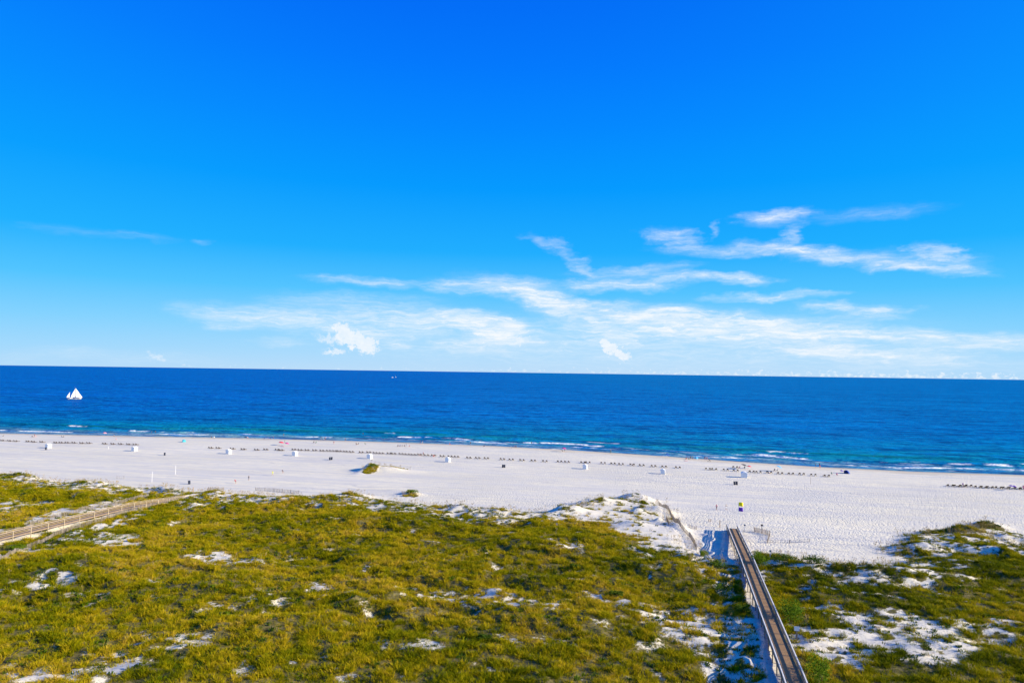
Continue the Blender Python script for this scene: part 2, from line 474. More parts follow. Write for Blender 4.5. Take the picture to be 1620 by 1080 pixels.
class Mat:
    def __init__(self, name):
        self.m = bpy.data.materials.new(name)
        self.m.use_nodes = True
        self.N, self.L = self.m.node_tree.nodes, self.m.node_tree.links
        self.b = self.N['Principled BSDF']

    def nd(self, t, **k):
        n = self.N.new(t)
        for a, b in k.items():
            setattr(n, a, b)
        return n

    def noise(self, scale, detail=4, rough=.55, vec=None, sc=(1, 1, 1), dist=0.0, world=True):
        mp = self.nd('ShaderNodeMapping')
        mp.inputs['Scale'].default_value = sc
        if vec is None:
            vec = self.nd('ShaderNodeNewGeometry').outputs['Position'] if world else self.nd('ShaderNodeTexCoord').outputs['Object']
        self.L.new(vec, mp.inputs[0])
        n = self.nd('ShaderNodeTexNoise')
        n.inputs['Scale'].default_value = scale
        n.inputs['Detail'].default_value = detail
        n.inputs['Roughness'].default_value = rough
        n.inputs['Distortion'].default_value = dist
        self.L.new(mp.outputs[0], n.inputs['Vector'])
        return n.outputs['Fac']

    def rng(self, v, a, b, c=0.0, d=1.0):
        n = self.nd('ShaderNodeMapRange')
        self.L.new(v, n.inputs['Value'])
        for k, q in zip(('From Min', 'From Max', 'To Min', 'To Max'), (a, b, c, d)):
            n.inputs[k].default_value = q
        return n.outputs[0]

    def math(self, op, a, b=0.0, clamp=False):
        n = self.nd('ShaderNodeMath', operation=op, use_clamp=clamp)
        for q, s in ((a, n.inputs[0]), (b, n.inputs[1])):
            if hasattr(q, 'is_output'):
                self.L.new(q, s)
            else:
                s.default_value = q
        return n.outputs[0]

    def mix(self, f, a, b):
        n = self.nd('ShaderNodeMix', data_type='RGBA')
        for q, s in ((f, n.inputs[0]), (a, n.inputs[6]), (b, n.inputs[7])):
            if hasattr(q, 'is_output'):
                self.L.new(q, s)
            elif isinstance(q, (int, float)):
                s.default_value = q
            else:
                s.default_value = (*q[:3], 1)
        return n.outputs[2]

    def attr(self, name, typ='GEOMETRY'):
        n = self.nd('ShaderNodeAttribute', attribute_name=name, attribute_type=typ)
        return n.outputs['Fac']

    def ramp(self, v, stops):
        n = self.nd('ShaderNodeValToRGB')
        cr = n.color_ramp
        while len(cr.elements) < len(stops):
            cr.elements.new(.5)
        for e, (p, c) in zip(cr.elements, stops):
            e.position = p
            e.color = (*c[:3], 1)
        self.L.new(v, n.inputs[0])
        return n.outputs[0]

    def set(self, **k):
        for a, q in k.items():
            s = self.b.inputs[{'col': 'Base Color', 'rough': 'Roughness', 'metal': 'Metallic', 'spec': 'Specular IOR Level', 'normal': 'Normal'}[a]]
            if hasattr(q, 'is_output'):
                self.L.new(q, s)
            elif isinstance(q, tuple):
                s.default_value = (*q[:3], 1)
            else:
                s.default_value = q
        return self

    def bump(self, h, dist, strength=1.0, nrm=None):
        n = self.nd('ShaderNodeBump')
        n.inputs['Distance'].default_value = dist
        n.inputs['Strength'].default_value = strength
        self.L.new(h, n.inputs['Height'])
        if nrm is not None:
            self.L.new(nrm, n.inputs['Normal'])
        return n.outputs[0]


def plain(name, col, rough=.7, var=.25, scale=3.0, metal=0.0):
    k = Mat(name)
    n = k.noise(scale, 4, world=False)
    c = k.mix(k.rng(n, .3, .7), tuple(q * (1 - var) for q in col), tuple(min(1, q * (1 + var)) for q in col))
    k.set(col=c, rough=rough, metal=metal)
    return k.m


def sand_material():
    k = Mat('white_sand')
    s = k.attr('shore')
    v = k.attr('veg')
    foot = k.attr('foot')
    big = k.noise(.018, 4, .6, sc=(1, 1.6, 1))
    mid = k.noise(.35, 5, .6)
    dry = k.mix(k.rng(big, .35, .65), (.70, .64, .495), (.82, .745, .57))
    dry = k.mix(k.rng(mid, .38, .68, 0, .6), dry, (.60, .575, .52))
    # drag lines left by the beach rake and by wheels
    trk = k.noise(.11, 3, .5, sc=(.12, 1.6, 1), dist=.8)
    dry = k.mix(k.rng(trk, .50, .60, 0, .60), dry, (.58, .555, .52))
    trk2 = k.noise(.5, 4, .6, sc=(.07, 1.1, 1), dist=.5)
    dry = k.mix(k.rng(trk2, .54, .64, 0, .45), dry, (.50, .485, .46))
    trk3 = k.noise(.07, 5, .65, sc=(.5, 1.4, 1), dist=1.2)
    dry = k.mix(k.rng(trk3, .45, .65, 0, .40), dry, (.61, .585, .55))
    wob = k.noise(.02, 4, .6)
    ph = k.math('ADD', k.math('MULTIPLY', s, 1.1), k.math('MULTIPLY', wob, 40.0))
    ln = k.rng(k.math('SINE', ph), .55, .95)
    lm_ = k.noise(.03, 4, .65, sc=(.4, 1.5, 1), dist=1.0)
    ln = k.math('MULTIPLY', ln, k.rng(lm_, .48, .60, 0, .55), True)
    dry = k.mix(ln, dry, (.50, .48, .45))
    # packed damp sand towards the water
    wn = k.noise(.08, 4, .6, sc=(.35, 2, 1))
    sw = k.math('ADD', s, k.rng(wn, 0, 1, -7, 7))
    damp = k.mix(k.rng(sw, -22, -8), dry, (.58, .50, .38))
    wrack = k.noise(.22, 5, .7, sc=(.25, 2.6, 1))
    wr = k.math('MULTIPLY', k.rng(wrack, .50, .62), k.math('MULTIPLY', k.rng(s, -27, -21), k.rng(s, -11, -15)), True)
    damp = k.mix(k.math('MULTIPLY', wr, .8), damp, (.40, .31, .17))
    wet = k.mix(k.rng(sw, -6.0, 0.0), damp, (.36, .32, .25))
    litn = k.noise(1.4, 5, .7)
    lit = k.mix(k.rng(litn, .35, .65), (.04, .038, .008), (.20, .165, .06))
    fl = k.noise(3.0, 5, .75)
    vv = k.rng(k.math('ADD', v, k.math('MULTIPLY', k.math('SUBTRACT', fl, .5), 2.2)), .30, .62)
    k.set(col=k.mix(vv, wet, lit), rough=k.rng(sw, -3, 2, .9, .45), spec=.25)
    f1 = k.noise(1.25, 3, .55, dist=.3)
    f2 = k.noise(.5, 3, .5)
    vor = k.nd('ShaderNodeTexVoronoi')
    vor.inputs['Scale'].default_value = 1.5
    k.L.new(k.nd('ShaderNodeNewGeometry').outputs['Position'], vor.inputs['Vector'])
    pit = k.rng(vor.outputs['Distance'], .05, .45)
    h = k.math('ADD', k.math('MULTIPLY', pit, .55), k.math('ADD', k.math('MULTIPLY', f1, .8), k.math('MULTIPLY', f2, .5)))
    h = k.math('MULTIPLY', h, foot)
    k.set(normal=k.bump(h, .22, 1.0))
    return k.m


def water_material():
    k = Mat('sea_water')
    s = k.attr('shore')
    foam = k.attr('foam')
    face = k.attr('face')
    pos = k.nd('ShaderNodeNewGeometry').outputs['Position']
    n1 = k.noise(.012, 5, .6, sc=(.35, 1.4, 1))
    sj = k.math('ADD', s, k.rng(n1, .2, .8, -22, 22))
    col = k.ramp(k.rng(sj, 0, 260), [(0, (.26, .34, .36)), (.06, (.20, .33, .36)), (.11, (.02, .28, .31)), (.24, (.0, .215, .30)), (.46, (.0, .145, .38)), (1, (.0, .120, .47))])
    # brighter cyan sky reflection towards the sunward right, mixed into the water colour
    sx = k.nd('ShaderNodeSeparateXYZ')
    k.L.new(pos, sx.inputs[0])
    side = k.rng(k.math('ADD', sx.outputs[0], k.math('MULTIPLY', sx.outputs[1], .25)), -500, 500)
    col = k.mix(k.math('MULTIPLY', side, .8, True), col, k.mix(k.rng(s, 60, 260), (.002, .25, .36), (.0, .19, .44)))
    w1 = k.noise(.05, 5, .6, sc=(.28, 1.5, 1), dist=.4)
    w2 = k.noise(.006, 5, .6, sc=(.25, 1.4, 1), dist=.6)
    col = k.mix(k.rng(w2, .40, .62, 0, .45), col, (.0, .075, .27))
    col = k.mix(k.rng(w1, .49, .58, 0, .75), col, (.0, .045, .17))  # shaded wave facets, painted in as dark streaks
    wb = k.noise(.13, 5, .65, sc=(.5, 1.4, 1), dist=.4)
    col = k.mix(k.rng(wb, .51, .60, 0, .70), col, (.0, .22, .55))  # bright wave facets, painted in as lighter streaks
    col = k.mix(k.math('MULTIPLY', face, .85, True), col, (.002, .11, .085))
    df = k.nd('ShaderNodeBsdfDiffuse')
    gl = k.nd('ShaderNodeBsdfGlossy')
    gl.inputs['Roughness'].default_value = .22
    gl.inputs['Color'].default_value = (.45, .8, 1, 1)
    b1 = k.noise(.42, 5, .62, sc=(.35, 1.1, 1))
    b2 = k.noise(.10, 4, .6, sc=(.65, 1.3, 1))
    h = k.math('ADD', k.math('MULTIPLY', b1, .5), k.math('MULTIPLY', b2, 3.4))
    nb = k.bump(h, 1.1, 1.0)
    fn = k.noise(1.2, 5, .7, sc=(.6, 1.4, 1))
    ff = k.math('ADD', foam, k.math('MULTIPLY', k.math('SUBTRACT', fn, .5), .9))
    fmask = k.rng(ff, .30, .85)
    fmask = k.math('MULTIPLY', fmask, k.rng(foam, .03, .12), True)
    colf = k.mix(fmask, col, (.74, .78, .80))
    k.L.new(colf, df.inputs['Color'])
    k.L.new(nb, df.inputs['Normal'])
    k.L.new(nb, gl.inputs['Normal'])
    ms = k.nd('ShaderNodeMixShader')
    k.L.new(k.math('MULTIPLY', k.math('SUBTRACT', 1.0, fmask), .06), ms.inputs[0])
    k.L.new(df.outputs[0], ms.inputs[1])
    k.L.new(gl.outputs[0], ms.inputs[2])
    k.L.new(ms.outputs[0], k.N['Material Output'].inputs['Surface'])
    return k.m


def grass_material(name, cols, hue=1.0):
    k = Mat(name)
    rnd = k.nd('ShaderNodeObjectInfo').outputs['Random']
    big = k.noise(.055, 4, .6)
    mid = k.noise(.45, 4, .65)
    t = k.math('ADD', k.math('MULTIPLY', rnd, .42), k.math('ADD', k.rng(big, .38, .62, -.06, .34), k.rng(mid, .35, .65, 0, .30)))
    sp = k.nd('ShaderNodeSeparateXYZ')
    k.L.new(k.nd('ShaderNodeNewGeometry').outputs['Position'], sp.inputs[0])
    t = k.math('SUBTRACT', t, k.rng(sp.outputs[0], 0, 30, 0, .16))
    n = len(cols)
    c = k.ramp(t, [(i / (n - 1), q) for i, q in enumerate(cols)])
    geo = k.nd('ShaderNodeTexCoord')
    sx = k.nd('ShaderNodeSeparateXYZ')
    k.L.new(geo.outputs['Object'], sx.inputs[0])
    k.set(col=c, rough=.7, spec=.05)
    tr = k.nd('ShaderNodeBsdfTranslucent')
    k.L.new(c, tr.inputs[0])
    ms = k.nd('ShaderNodeMixShader')
    ms.inputs[0].default_value = .28
    k.L.new(k.b.outputs[0], ms.inputs[1])
    k.L.new(tr.outputs[0], ms.inputs[2])
    k.L.new(ms.outputs[0], k.N['Material Output'].inputs['Surface'])
    return k.m


def wood_material(name, c1, c2, sc=(1, 8, 8)):
    k = Mat(name)
    g = k.noise(1.4, 5, .65, sc=sc, world=False)
    w = k.noise(.6, 3, .6)
    c = k.mix(k.rng(g, .3, .7), c1, c2)
    c = k.mix(k.rng(w, .4, .7, 0, .35), c, tuple(q * .6 for q in c1))
    k.set(col=c, rough=.75, spec=.3)
    k.set(normal=k.bump(g, .01, .5))
    return k.m


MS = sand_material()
MW = water_material()
MG = grass_material('dune_grass', [(.045, .07, .001), (.15, .17, .001), (.31, .27, .002), (.50, .36, .012), (.50, .33, .07)])
MGD = grass_material('dark_shrub', [(.025, .055, .006), (.05, .095, .008), (.10, .14, .008)])
MGG = grass_material('green_shrub', [(.05, .11, .004), (.10, .16, .005), (.17, .20, .008)])
MGP = grass_material('dry_stems', [(.30, .21, .10), (.38, .29, .15), (.26, .17, .09)])
MDECK = wood_material('weathered_deck_wood', (.24, .14, .065), (.40, .26, .14), (1, 6, 6))
MRAIL = wood_material('grey_rail_wood', (.16, .155, .15), (.30, .29, .28), (6, 1, 6))  # board colour darkened for the shade on the rail faces
MCAP = wood_material('sunlit_rail_cap', (.66, .64, .60), (.82, .80, .76), (6, 1, 6))  # near-white colour carries the sunlight on the rail tops
MPOST = wood_material('post_wood', (.26, .17, .11), (.42, .30, .20), (6, 6, 1))
MBROWN = wood_material('warm_brown_wood', (.20, .145, .11), (.34, .26, .20), (6, 1, 6))
MTANCAP = wood_material('tan_rail_cap', (.40, .33, .24), (.56, .47, .36), (6, 1, 6))
MPICK = wood_material('fence_slats', (.20, .17, .155), (.32, .28, .25), (6, 6, 1))
MPICKD = wood_material('dark_fence_slats', (.16, .11, .09), (.28, .20, .16), (6, 6, 1))
MCHAIR = wood_material('dark_lounger_wood', (.055, .035, .022), (.12, .075, .045), (1, 6, 6))
MWHITE = plain('white_painted_board', (.80, .80, .80), .5, .05)
MROOF = plain('pale_hut_roof', (.74, .75, .77), .5, .06)
MSTEM = wood_material('shrub_bark', (.12, .08, .05), (.2, .14, .09))


def C(name, r, g, b, rough=.75):
    return plain(name, (r, g, b), rough, .12, 6)


# ------------------------------------------------------------------ object helpers
def mesh_obj(name, verts, faces, mats, parent=None, smooth=False, mi=None):
    me = bpy.data.meshes.new(name)
    me.from_pydata([tuple(v) for v in verts], [], faces)
    for m in (mats if isinstance(mats, (list, tuple)) else [mats]):
        me.materials.append(m)
    if mi is not None:
        me.polygons.foreach_set('material_index', mi)
    if smooth:
        me.polygons.foreach_set('use_smooth', [True] * len(me.polygons))
    me.update()
    o = bpy.data.objects.new(name, me)
    COL.objects.link(o)
    if parent is not None:
        o.parent = parent
    return o


class MB:
    def __init__(self):
        self.v, self.f = [], []

    def box(self, c, d, rot=None):
        b = len(self.v)
        M = rot or Matrix.Identity(3)
        for i in (-.5, .5):
            for j in (-.5, .5):
                for k in (-.5, .5):
                    p = M @ Vector((i * d[0], j * d[1], k * d[2]))
                    self.v.append((c[0] + p.x, c[1] + p.y, c[2] + p.z))
        self.f += [tuple(b + q for q in f) for f in ((0, 1, 3, 2), (4, 6, 7, 5), (0, 4, 5, 1), (2, 3, 7, 6), (0, 2, 6, 4), (1, 5, 7, 3))]
        return self

    def bar(self, a, b, w, h):
        a, b = Vector(a), Vector(b)
        d = b - a
        q = d.to_track_quat('X', 'Z').to_matrix()
        return self.box((a + b) / 2, (d.length, w, h), q)

    def tube(self, pts, rad, n=8, cap=True):
        rings = []
        for i, p in enumerate(pts):
            p = Vector(p)
            t = (Vector(pts[min(i + 1, len(pts) - 1)]) - Vector(pts[max(i - 1, 0)])).normalized()
            a = t.orthogonal().normalized() if abs(t.z) < .95 else Vector((1, 0, 0))
            a = (a - t * a.dot(t)).normalized()
            c = t.cross(a)
            r = rad[i] if isinstance(rad, (list, tuple)) else rad
            st = len(self.v)
            for k in range(n):
                w = 2 * math.pi * k / n
                self.v.append(tuple(p + (a * math.cos(w) + c * math.sin(w)) * r))
            rings.append(st)
        for s0, s1 in zip(rings, rings[1:]):
            for k in range(n):
                self.f.append((s0 + k, s0 + (k + 1) % n, s1 + (k + 1) % n, s1 + k))
        if cap:
            self.f.append(tuple(rings[0] + k for k in reversed(range(n))))
            self.f.append(tuple(rings[-1] + k for k in range(n)))
        return self

    def build(self, name, mat, parent=None, smooth=False):
        return mesh_obj(name, self.v, self.f, mat, parent, smooth)


def tag(o, label, cat, group=None, kind=None):
    if label:
        o['label'] = label
    if cat:
        o['category'] = cat
    if group:
        o['group'] = group
    if kind:
        o['kind'] = kind
    return o


def empty(name, loc=(0, 0, 0), rz=0.0):
    o = bpy.data.objects.new(name, None)
    COL.objects.link(o)
    o.location = loc
    o.rotation_euler = (0, 0, rz)
    o.empty_display_size = .3
    return o


def dup(o, parent=None):
    c = o.copy()
    COL.objects.link(c)
    if parent is not None:
        c.parent = parent
    for ch in list(o.children):
        dup(ch, c)
    return c


def grid_obj(name, X, Y, Z, mat, attrs):
    ny, nx = X.shape
    V = np.stack([X, Y, Z], -1).reshape(-1, 3).astype(np.float32)
    i = np.arange(ny * nx).reshape(ny, nx)
    F = np.stack([i[:-1, :-1], i[:-1, 1:], i[1:, 1:], i[1:, :-1]], -1).reshape(-1, 4).astype(np.int32)
    me = bpy.data.meshes.new(name)
    me.vertices.add(len(V))
    me.vertices.foreach_set('co', V.ravel())
    me.loops.add(F.size)
    me.loops.foreach_set('vertex_index', F.ravel())
    me.polygons.add(len(F))
    me.polygons.foreach_set('loop_start', np.arange(0, F.size, 4, dtype=np.int32))
    me.polygons.foreach_set('use_smooth', np.ones(len(F), bool))
    me.update(calc_edges=True)
    for k, a in attrs.items():
        at = me.attributes.new(k, 'FLOAT', 'POINT')
        at.data.foreach_set('value', a.ravel().astype(np.float32))
    me.materials.append(mat)
    o = bpy.data.objects.new(name, me)
    COL.objects.link(o)
    return o


# ------------------------------------------------------------------ ground
def geo(a, b, n):
    return list(np.sign(a) * np.geomspace(abs(a), abs(b), n))


xs = np.array(geo(-3200, -420, 14)[:-1] + list(np.arange(-420, -260, 1.0)) + list(np.arange(-260, 110, .5)) + list(np.arange(110, 200, 1.2)) + geo(200, 3200, 14))
ys = np.array(list(np.linspace(-600, 55, 16))[:-1] + list(np.arange(55, 262, .5)) + list(np.arange(262, 400, 1.0)) + list(np.linspace(402, 900, 18)))
X, Y = np.meshgrid(xs, ys)
Z = height(X, Y)
S = Y - shore(X)
DZ = sstep(2, 8, poly_sd(DUNE, X, Y)) * (1 - sstep(-2, 2, poly_sd(KP, X, Y)))
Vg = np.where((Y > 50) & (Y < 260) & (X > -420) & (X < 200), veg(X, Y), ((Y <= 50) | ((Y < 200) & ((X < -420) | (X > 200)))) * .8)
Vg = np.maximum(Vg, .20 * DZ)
ft = fbm(X / 60, Y / 40, 77, 3)
foot = np.clip(.10 + .75 * sstep(-230, 40, X) * (.45 + 1.1 * sstep(.3, .7, ft)), 0, 1) * sstep(-9, -26, S) * (1 - .7 * sstep(0, 8, poly_sd(DUNE, X, Y)))
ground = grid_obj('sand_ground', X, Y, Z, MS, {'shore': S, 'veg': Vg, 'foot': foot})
ground['kind'] = 'structure'

# ------------------------------------------------------------------ sea
wx = np.array(geo(-80000, -720, 26)[:-1] + list(np.arange(-720, -420, 3.0)) + list(np.arange(-420, 180, 1.2)) + list(np.arange(180, 420, 4.0)) + geo(420, 80000, 26))
ws = np.array(list(np.arange(-4, 70, .6)) + list(np.arange(70, 460, 3.0)) + list(np.geomspace(460, 90000, 60)))
WX, WS = np.meshgrid(wx, ws)
WY = shore(WX) + WS * 1.0
e1 = fbm(WX / 45, WX * 0 + 3.1, 11, 3)
e2 = fbm(WX / 38, WX * 0 + 9.7, 12, 3)
e3 = fbm(WX / 70, WX * 0 + 5.5, 13, 3)
rightw = sstep(-260, -40, WX)
sb1 = 14 + 12 * (e1 - .3)
sb2 = 27 + 18 * (e2 - .3)
sb3 = 50 + 22 * (e3 - .4)
amp1 = sstep(.38, .52, fbm(WX / 30, WX * 0 + 1.3, 31, 3))
amp2 = sstep(.44, .56, fbm(WX / 42, WX * 0 + 7.3, 32, 3))
amp3 = sstep(.63, .75, fbm(WX / 24, WX * 0 + 2.9, 33, 3))


def front(s, c, back, ahead):
    """wave whose steep face looks to the beach"""
    d = s - c
    return np.where(d < 0, np.exp(-(d / ahead) ** 2), np.exp(-(d / back) ** 2))


deep = sstep(6, 40, WS)
near_ = np.exp(-np.clip(WS - 40, 0, None) / 400)
sw = (fbm(WX / 34, WS / 7.5, 41, 3) - .5) * .9 * deep * near_ * (WS < 460) * (np.abs(WX) < 720)
WZ = sw + .28 * amp1 * front(WS, sb1, 3, 1.2) + .6 * amp2 * front(WS, sb2, 5, 1.8) + .75 * sstep(.35, .6, e3) * front(WS, sb3, 7, 2.6)
WZ = WZ * sstep(0, 5, WS)
lace = fbm(WX / 3.5, WS / 1.4, 61, 4, .7)
lace2 = fbm(WX / 16, WS / 3.0, 62, 4, .6)
foam = (.45 + .55 * amp1) * front(WS, sb1 - 1.5, 1.1, 2.0) * .95
foam = np.maximum(foam, amp2 * front(WS, sb2 - 2.0, 1.4, 3.0) * .85)
foam = np.maximum(foam, amp3 * front(WS, sb3 - 1.5, 1.2, 2.2) * .85)
foam = np.maximum(foam, .50 * sstep(.44, .62, lace2) * sstep(2, 7, WS) * sstep(sb2 + 8, sb2 - 2, WS) * (.60 + .15 * rightw))
foam = np.maximum(foam, .65 * np.exp(-((WS - 1.6 - 2.5 * (lace2 - .5)) / .8) ** 2) * sstep(.4, .6, fbm(WX / 12, WX * 0 + .5, 63, 2)))
brk = fbm(WX / 9, WS / 5, 64, 4, .65)
foam = foam * (.30 + 1.0 * sstep(.36, .62, brk)) * (.45 + 1.1 * lace)
face = front(WS, sb3 + 1.5, 7.5, 3.5) * sstep(.30, .55, e3) + .7 * amp2 * front(WS, sb2 + 2.5, 4.0, 1.4)
sea = grid_obj('sea', WX, WY, WZ, MW, {'shore': WS, 'foam': foam * (WS < 69), 'face': face * (WS < 69)})
sea['kind'] = 'structure'

# ------------------------------------------------------------------ dune grass


def tuft(name, n, h, spread, w, mat, lean=.35, seed=0):
    rd = random.Random(seed)
    V, F = [], []
    for i in range(n):
        a = rd.uniform(0, 6.283)
        r = spread * math.sqrt(rd.random())
        bx, by = r * math.cos(a), r * math.sin(a)
        hh = h * rd.uniform(.55, 1.1)
        la = a + rd.uniform(-.8, .8)
        ln = lean * rd.uniform(.3, 1.3) * hh
        dx, dy = math.cos(la) * ln, math.sin(la) * ln
        fa = rd.uniform(0, 3.14)
        ux, uy = math.cos(fa) * w / 2, math.sin(fa) * w / 2
        b = len(V)
        V += [(bx - ux, by - uy, -.08), (bx + ux, by + uy, -.08), (bx + dx * .4 - ux * .8, by + dy * .4 - uy * .8, hh * .6), (bx + dx * .4 + ux * .8, by + dy * .4 + uy * .8, hh * .6),
              (bx + dx, by + dy, hh * .97)]
        F += [(b, b + 1, b + 3, b + 2), (b + 2, b + 3, b + 4)]
    me = bpy.data.meshes.new(name)
    me.from_pydata(V, [], F)
    me.materials.append(mat)
    return me


def stalk_tuft(name, n, h, spread, mat, seed):
    rd = random.Random(seed)
    V, F = [], []
    for i in range(n):
        a = rd.uniform(0, 6.283)
        r = spread * rd.random()
        x, y = r * math.cos(a), r * math.sin(a)
        hh = h * rd.uniform(.7, 1.1)
        lx, ly = rd.uniform(-.25, .1), rd.uniform(-.15, .15)
        fa = rd.uniform(0, 3.14)
        ux, uy = math.cos(fa), math.sin(fa)
        b = len(V)
        V += [(x - .008, y, 0), (x + .008, y, 0), (x + lx * .6, y + ly * .6, hh * .75), (x + lx - ux * .045, y + ly - uy * .045, hh * .9), (x + lx + ux * .045, y + ly + uy * .045, hh * .9),
              (x + lx * 1.5, y + ly * 1.5, hh * 1.02)]
        F += [(b, b + 1, b + 2), (b + 2, b + 3, b + 5, b + 4)]
    me = bpy.data.meshes.new(name)
    me.from_pydata(V, [], F)
    me.materials.append(mat)
    return me


def scatter(name, label, cat, P, rot, scl, var, meshes):
    """one stuff object: points carrying tufts through geometry nodes"""
    src = bpy.data.collections.new(name + '_source')
    for i, me in enumerate(meshes):
        src.objects.link(bpy.data.objects.new('%s_tuft_%d' % (name, i), me))
    me = bpy.data.meshes.new(name)
    me.vertices.add(len(P))
    me.vertices.foreach_set('co', P.astype(np.float32).ravel())
    a = me.attributes.new('rot', 'FLOAT_VECTOR', 'POINT')
    a.data.foreach_set('vector', rot.astype(np.float32).ravel())
    a = me.attributes.new('scl', 'FLOAT_VECTOR', 'POINT')
    a.data.foreach_set('vector', scl.astype(np.float32).ravel())
    a = me.attributes.new('var', 'INT', 'POINT')
    a.data.foreach_set('value', var.astype(np.int32))
    me.update()
    o = bpy.data.objects.new(name, me)
    COL.objects.link(o)
    ng = bpy.data.node_groups.new(name + '_nodes', 'GeometryNodeTree')
    ng.interface.new_socket('Geometry', in_out='INPUT', socket_type='NodeSocketGeometry')
    ng.interface.new_socket('Geometry', in_out='OUTPUT', socket_type='NodeSocketGeometry')
    N, L = ng.nodes, ng.links
    gi, go = N.new('NodeGroupInput'), N.new('NodeGroupOutput')
    mp = N.new('GeometryNodeMeshToPoints')
    ip = N.new('GeometryNodeInstanceOnPoints')
    ci = N.new('GeometryNodeCollectionInfo')
    ci.inputs['Collection'].default_value = src
    ci.inputs['Separate Children'].default_value = True
    ci.inputs['Reset Children'].default_value = True

    def na(nm, t):
        n = N.new('GeometryNodeInputNamedAttribute')
        n.data_type = t
        n.inputs['Name'].default_value = nm
        return n.outputs['Attribute']
    L.new(gi.outputs[0], mp.inputs['Mesh'])
    L.new(mp.outputs[0], ip.inputs['Points'])
    L.new(ci.outputs[0], ip.inputs['Instance'])
    ip.inputs['Pick Instance'].default_value = True
    L.new(na('var', 'INT'), ip.inputs['Instance Index'])
    L.new(na('rot', 'FLOAT_VECTOR'), ip.inputs['Rotation'])
    L.new(na('scl', 'FLOAT_VECTOR'), ip.inputs['Scale'])
    L.new(ip.outputs[0], go.inputs[0])
    md = o.modifiers.new('scatter', 'NODES')
    md.node_group = ng
    tag(o, label, cat, None, 'stuff')
    return o


def sample(n, x0, x1, y0, y1):
    return rng.uniform(x0, x1, n), rng.uniform(y0, y1, n)


def visible(x, y, mar=6):
    return (x > -1.30 * y - mar) & (x < .43 * y + mar + 4)


gx, gy = sample(900000, -330, 125, 66, 264)
k_ = visible(gx, gy)
gx, gy = gx[k_], gy[k_]
vv = veg(gx, gy)
clump = fbm(gx / 1.35, gy / 1.35, 505, 3, .65)
pk = vv * (.60 + 1.2 * sstep(.34, .56, clump))
k_ = rng.random(len(gx)) < pk
gx, gy, clump = gx[k_], gy[k_], clump[k_]
gz = height(gx, gy)
n = len(gx)
rot = np.stack([rng.normal(0, .16, n), rng.normal(.16, .16, n), rng.uniform(0, 6.28, n)], -1)
sc_ = rng.uniform(.5, 1.05, n) * (.30 + .78 * sstep(.36, .64, clump)) * (.55 + .45 * sstep(.2, .9, vv[k_]))
scl = np.stack([sc_ * 1.15, sc_ * 1.15, sc_ * rng.uniform(.75, 1.15, n)], -1)
var = rng.integers(0, 6, n)
tufts = [tuft('grass_%d' % i, 18, .80, .36, .045, MG, .75, i) for i in range(6)]
scatter('dune_grass', 'olive and golden dune grass covering the dunes behind the beach', 'grass', np.stack([gx, gy, gz], -1), rot, scl, var, tufts)

# darker low herbs between the grass
hx, hy = sample(60000, -330, 125, 66, 232)
k_ = visible(hx, hy)
hx, hy = hx[k_], hy[k_]
pk = veg(hx, hy) * sstep(.52, .66, fbm(hx / 6, hy / 5, 606, 4, .6)) * .9
k_ = rng.random(len(hx)) < pk
hx, hy = hx[k_], hy[k_]
qx, qy = sample(260000, -330, 125, 66, 232)
k_ = visible(qx, qy)
qx, qy = qx[k_], qy[k_]
pk = sstep(1, 6, poly_sd(DUNE, qx, qy)) * (1 - .96 * sstep(-5, -1, poly_sd(KP, qx, qy))) * (1 - veg(qx, qy)) * (.06 + .80 * sstep(.49, .60, fbm(qx / 2.6, qy / 1.6, 808, 4, .7)))
pk = pk * (np.abs(qx - 11.5) > 1.7) * (np.abs(qx + 145.3) > 1.4)
k_ = rng.random(len(qx)) < pk
qx, qy = qx[k_], qy[k_]
nh = len(hx)
hx, hy = np.concatenate([hx, qx]), np.concatenate([hy, qy])
n = len(hx)
herbs = [tuft('herb_%d' % i, 16, .42, .40, .14, MGD if i < 3 else MGG, .9, 40 + i) for i in range(4)] + [tuft('herb_4', 14, .5, .38, .06, MG, .8, 51), tuft('herb_5', 14, .4, .42, .06, MGP, .9, 52)]
sc_ = rng.uniform(.6, 1.3, n) * np.where(np.arange(n) < nh, 1, .75)
scatter('dune_herbs', 'dark green low herbs growing between the dune grass', 'herbs', np.stack([hx, hy, height(hx, hy)], -1),
        np.stack([rng.normal(0, .1, n), rng.normal(0, .1, n), rng.uniform(0, 6.28, n)], -1), np.stack([sc_, sc_, sc_], -1), np.where(np.arange(n) < nh, rng.integers(0, 4, n), rng.choice([0, 1, 4, 4, 4, 5], n)), herbs)

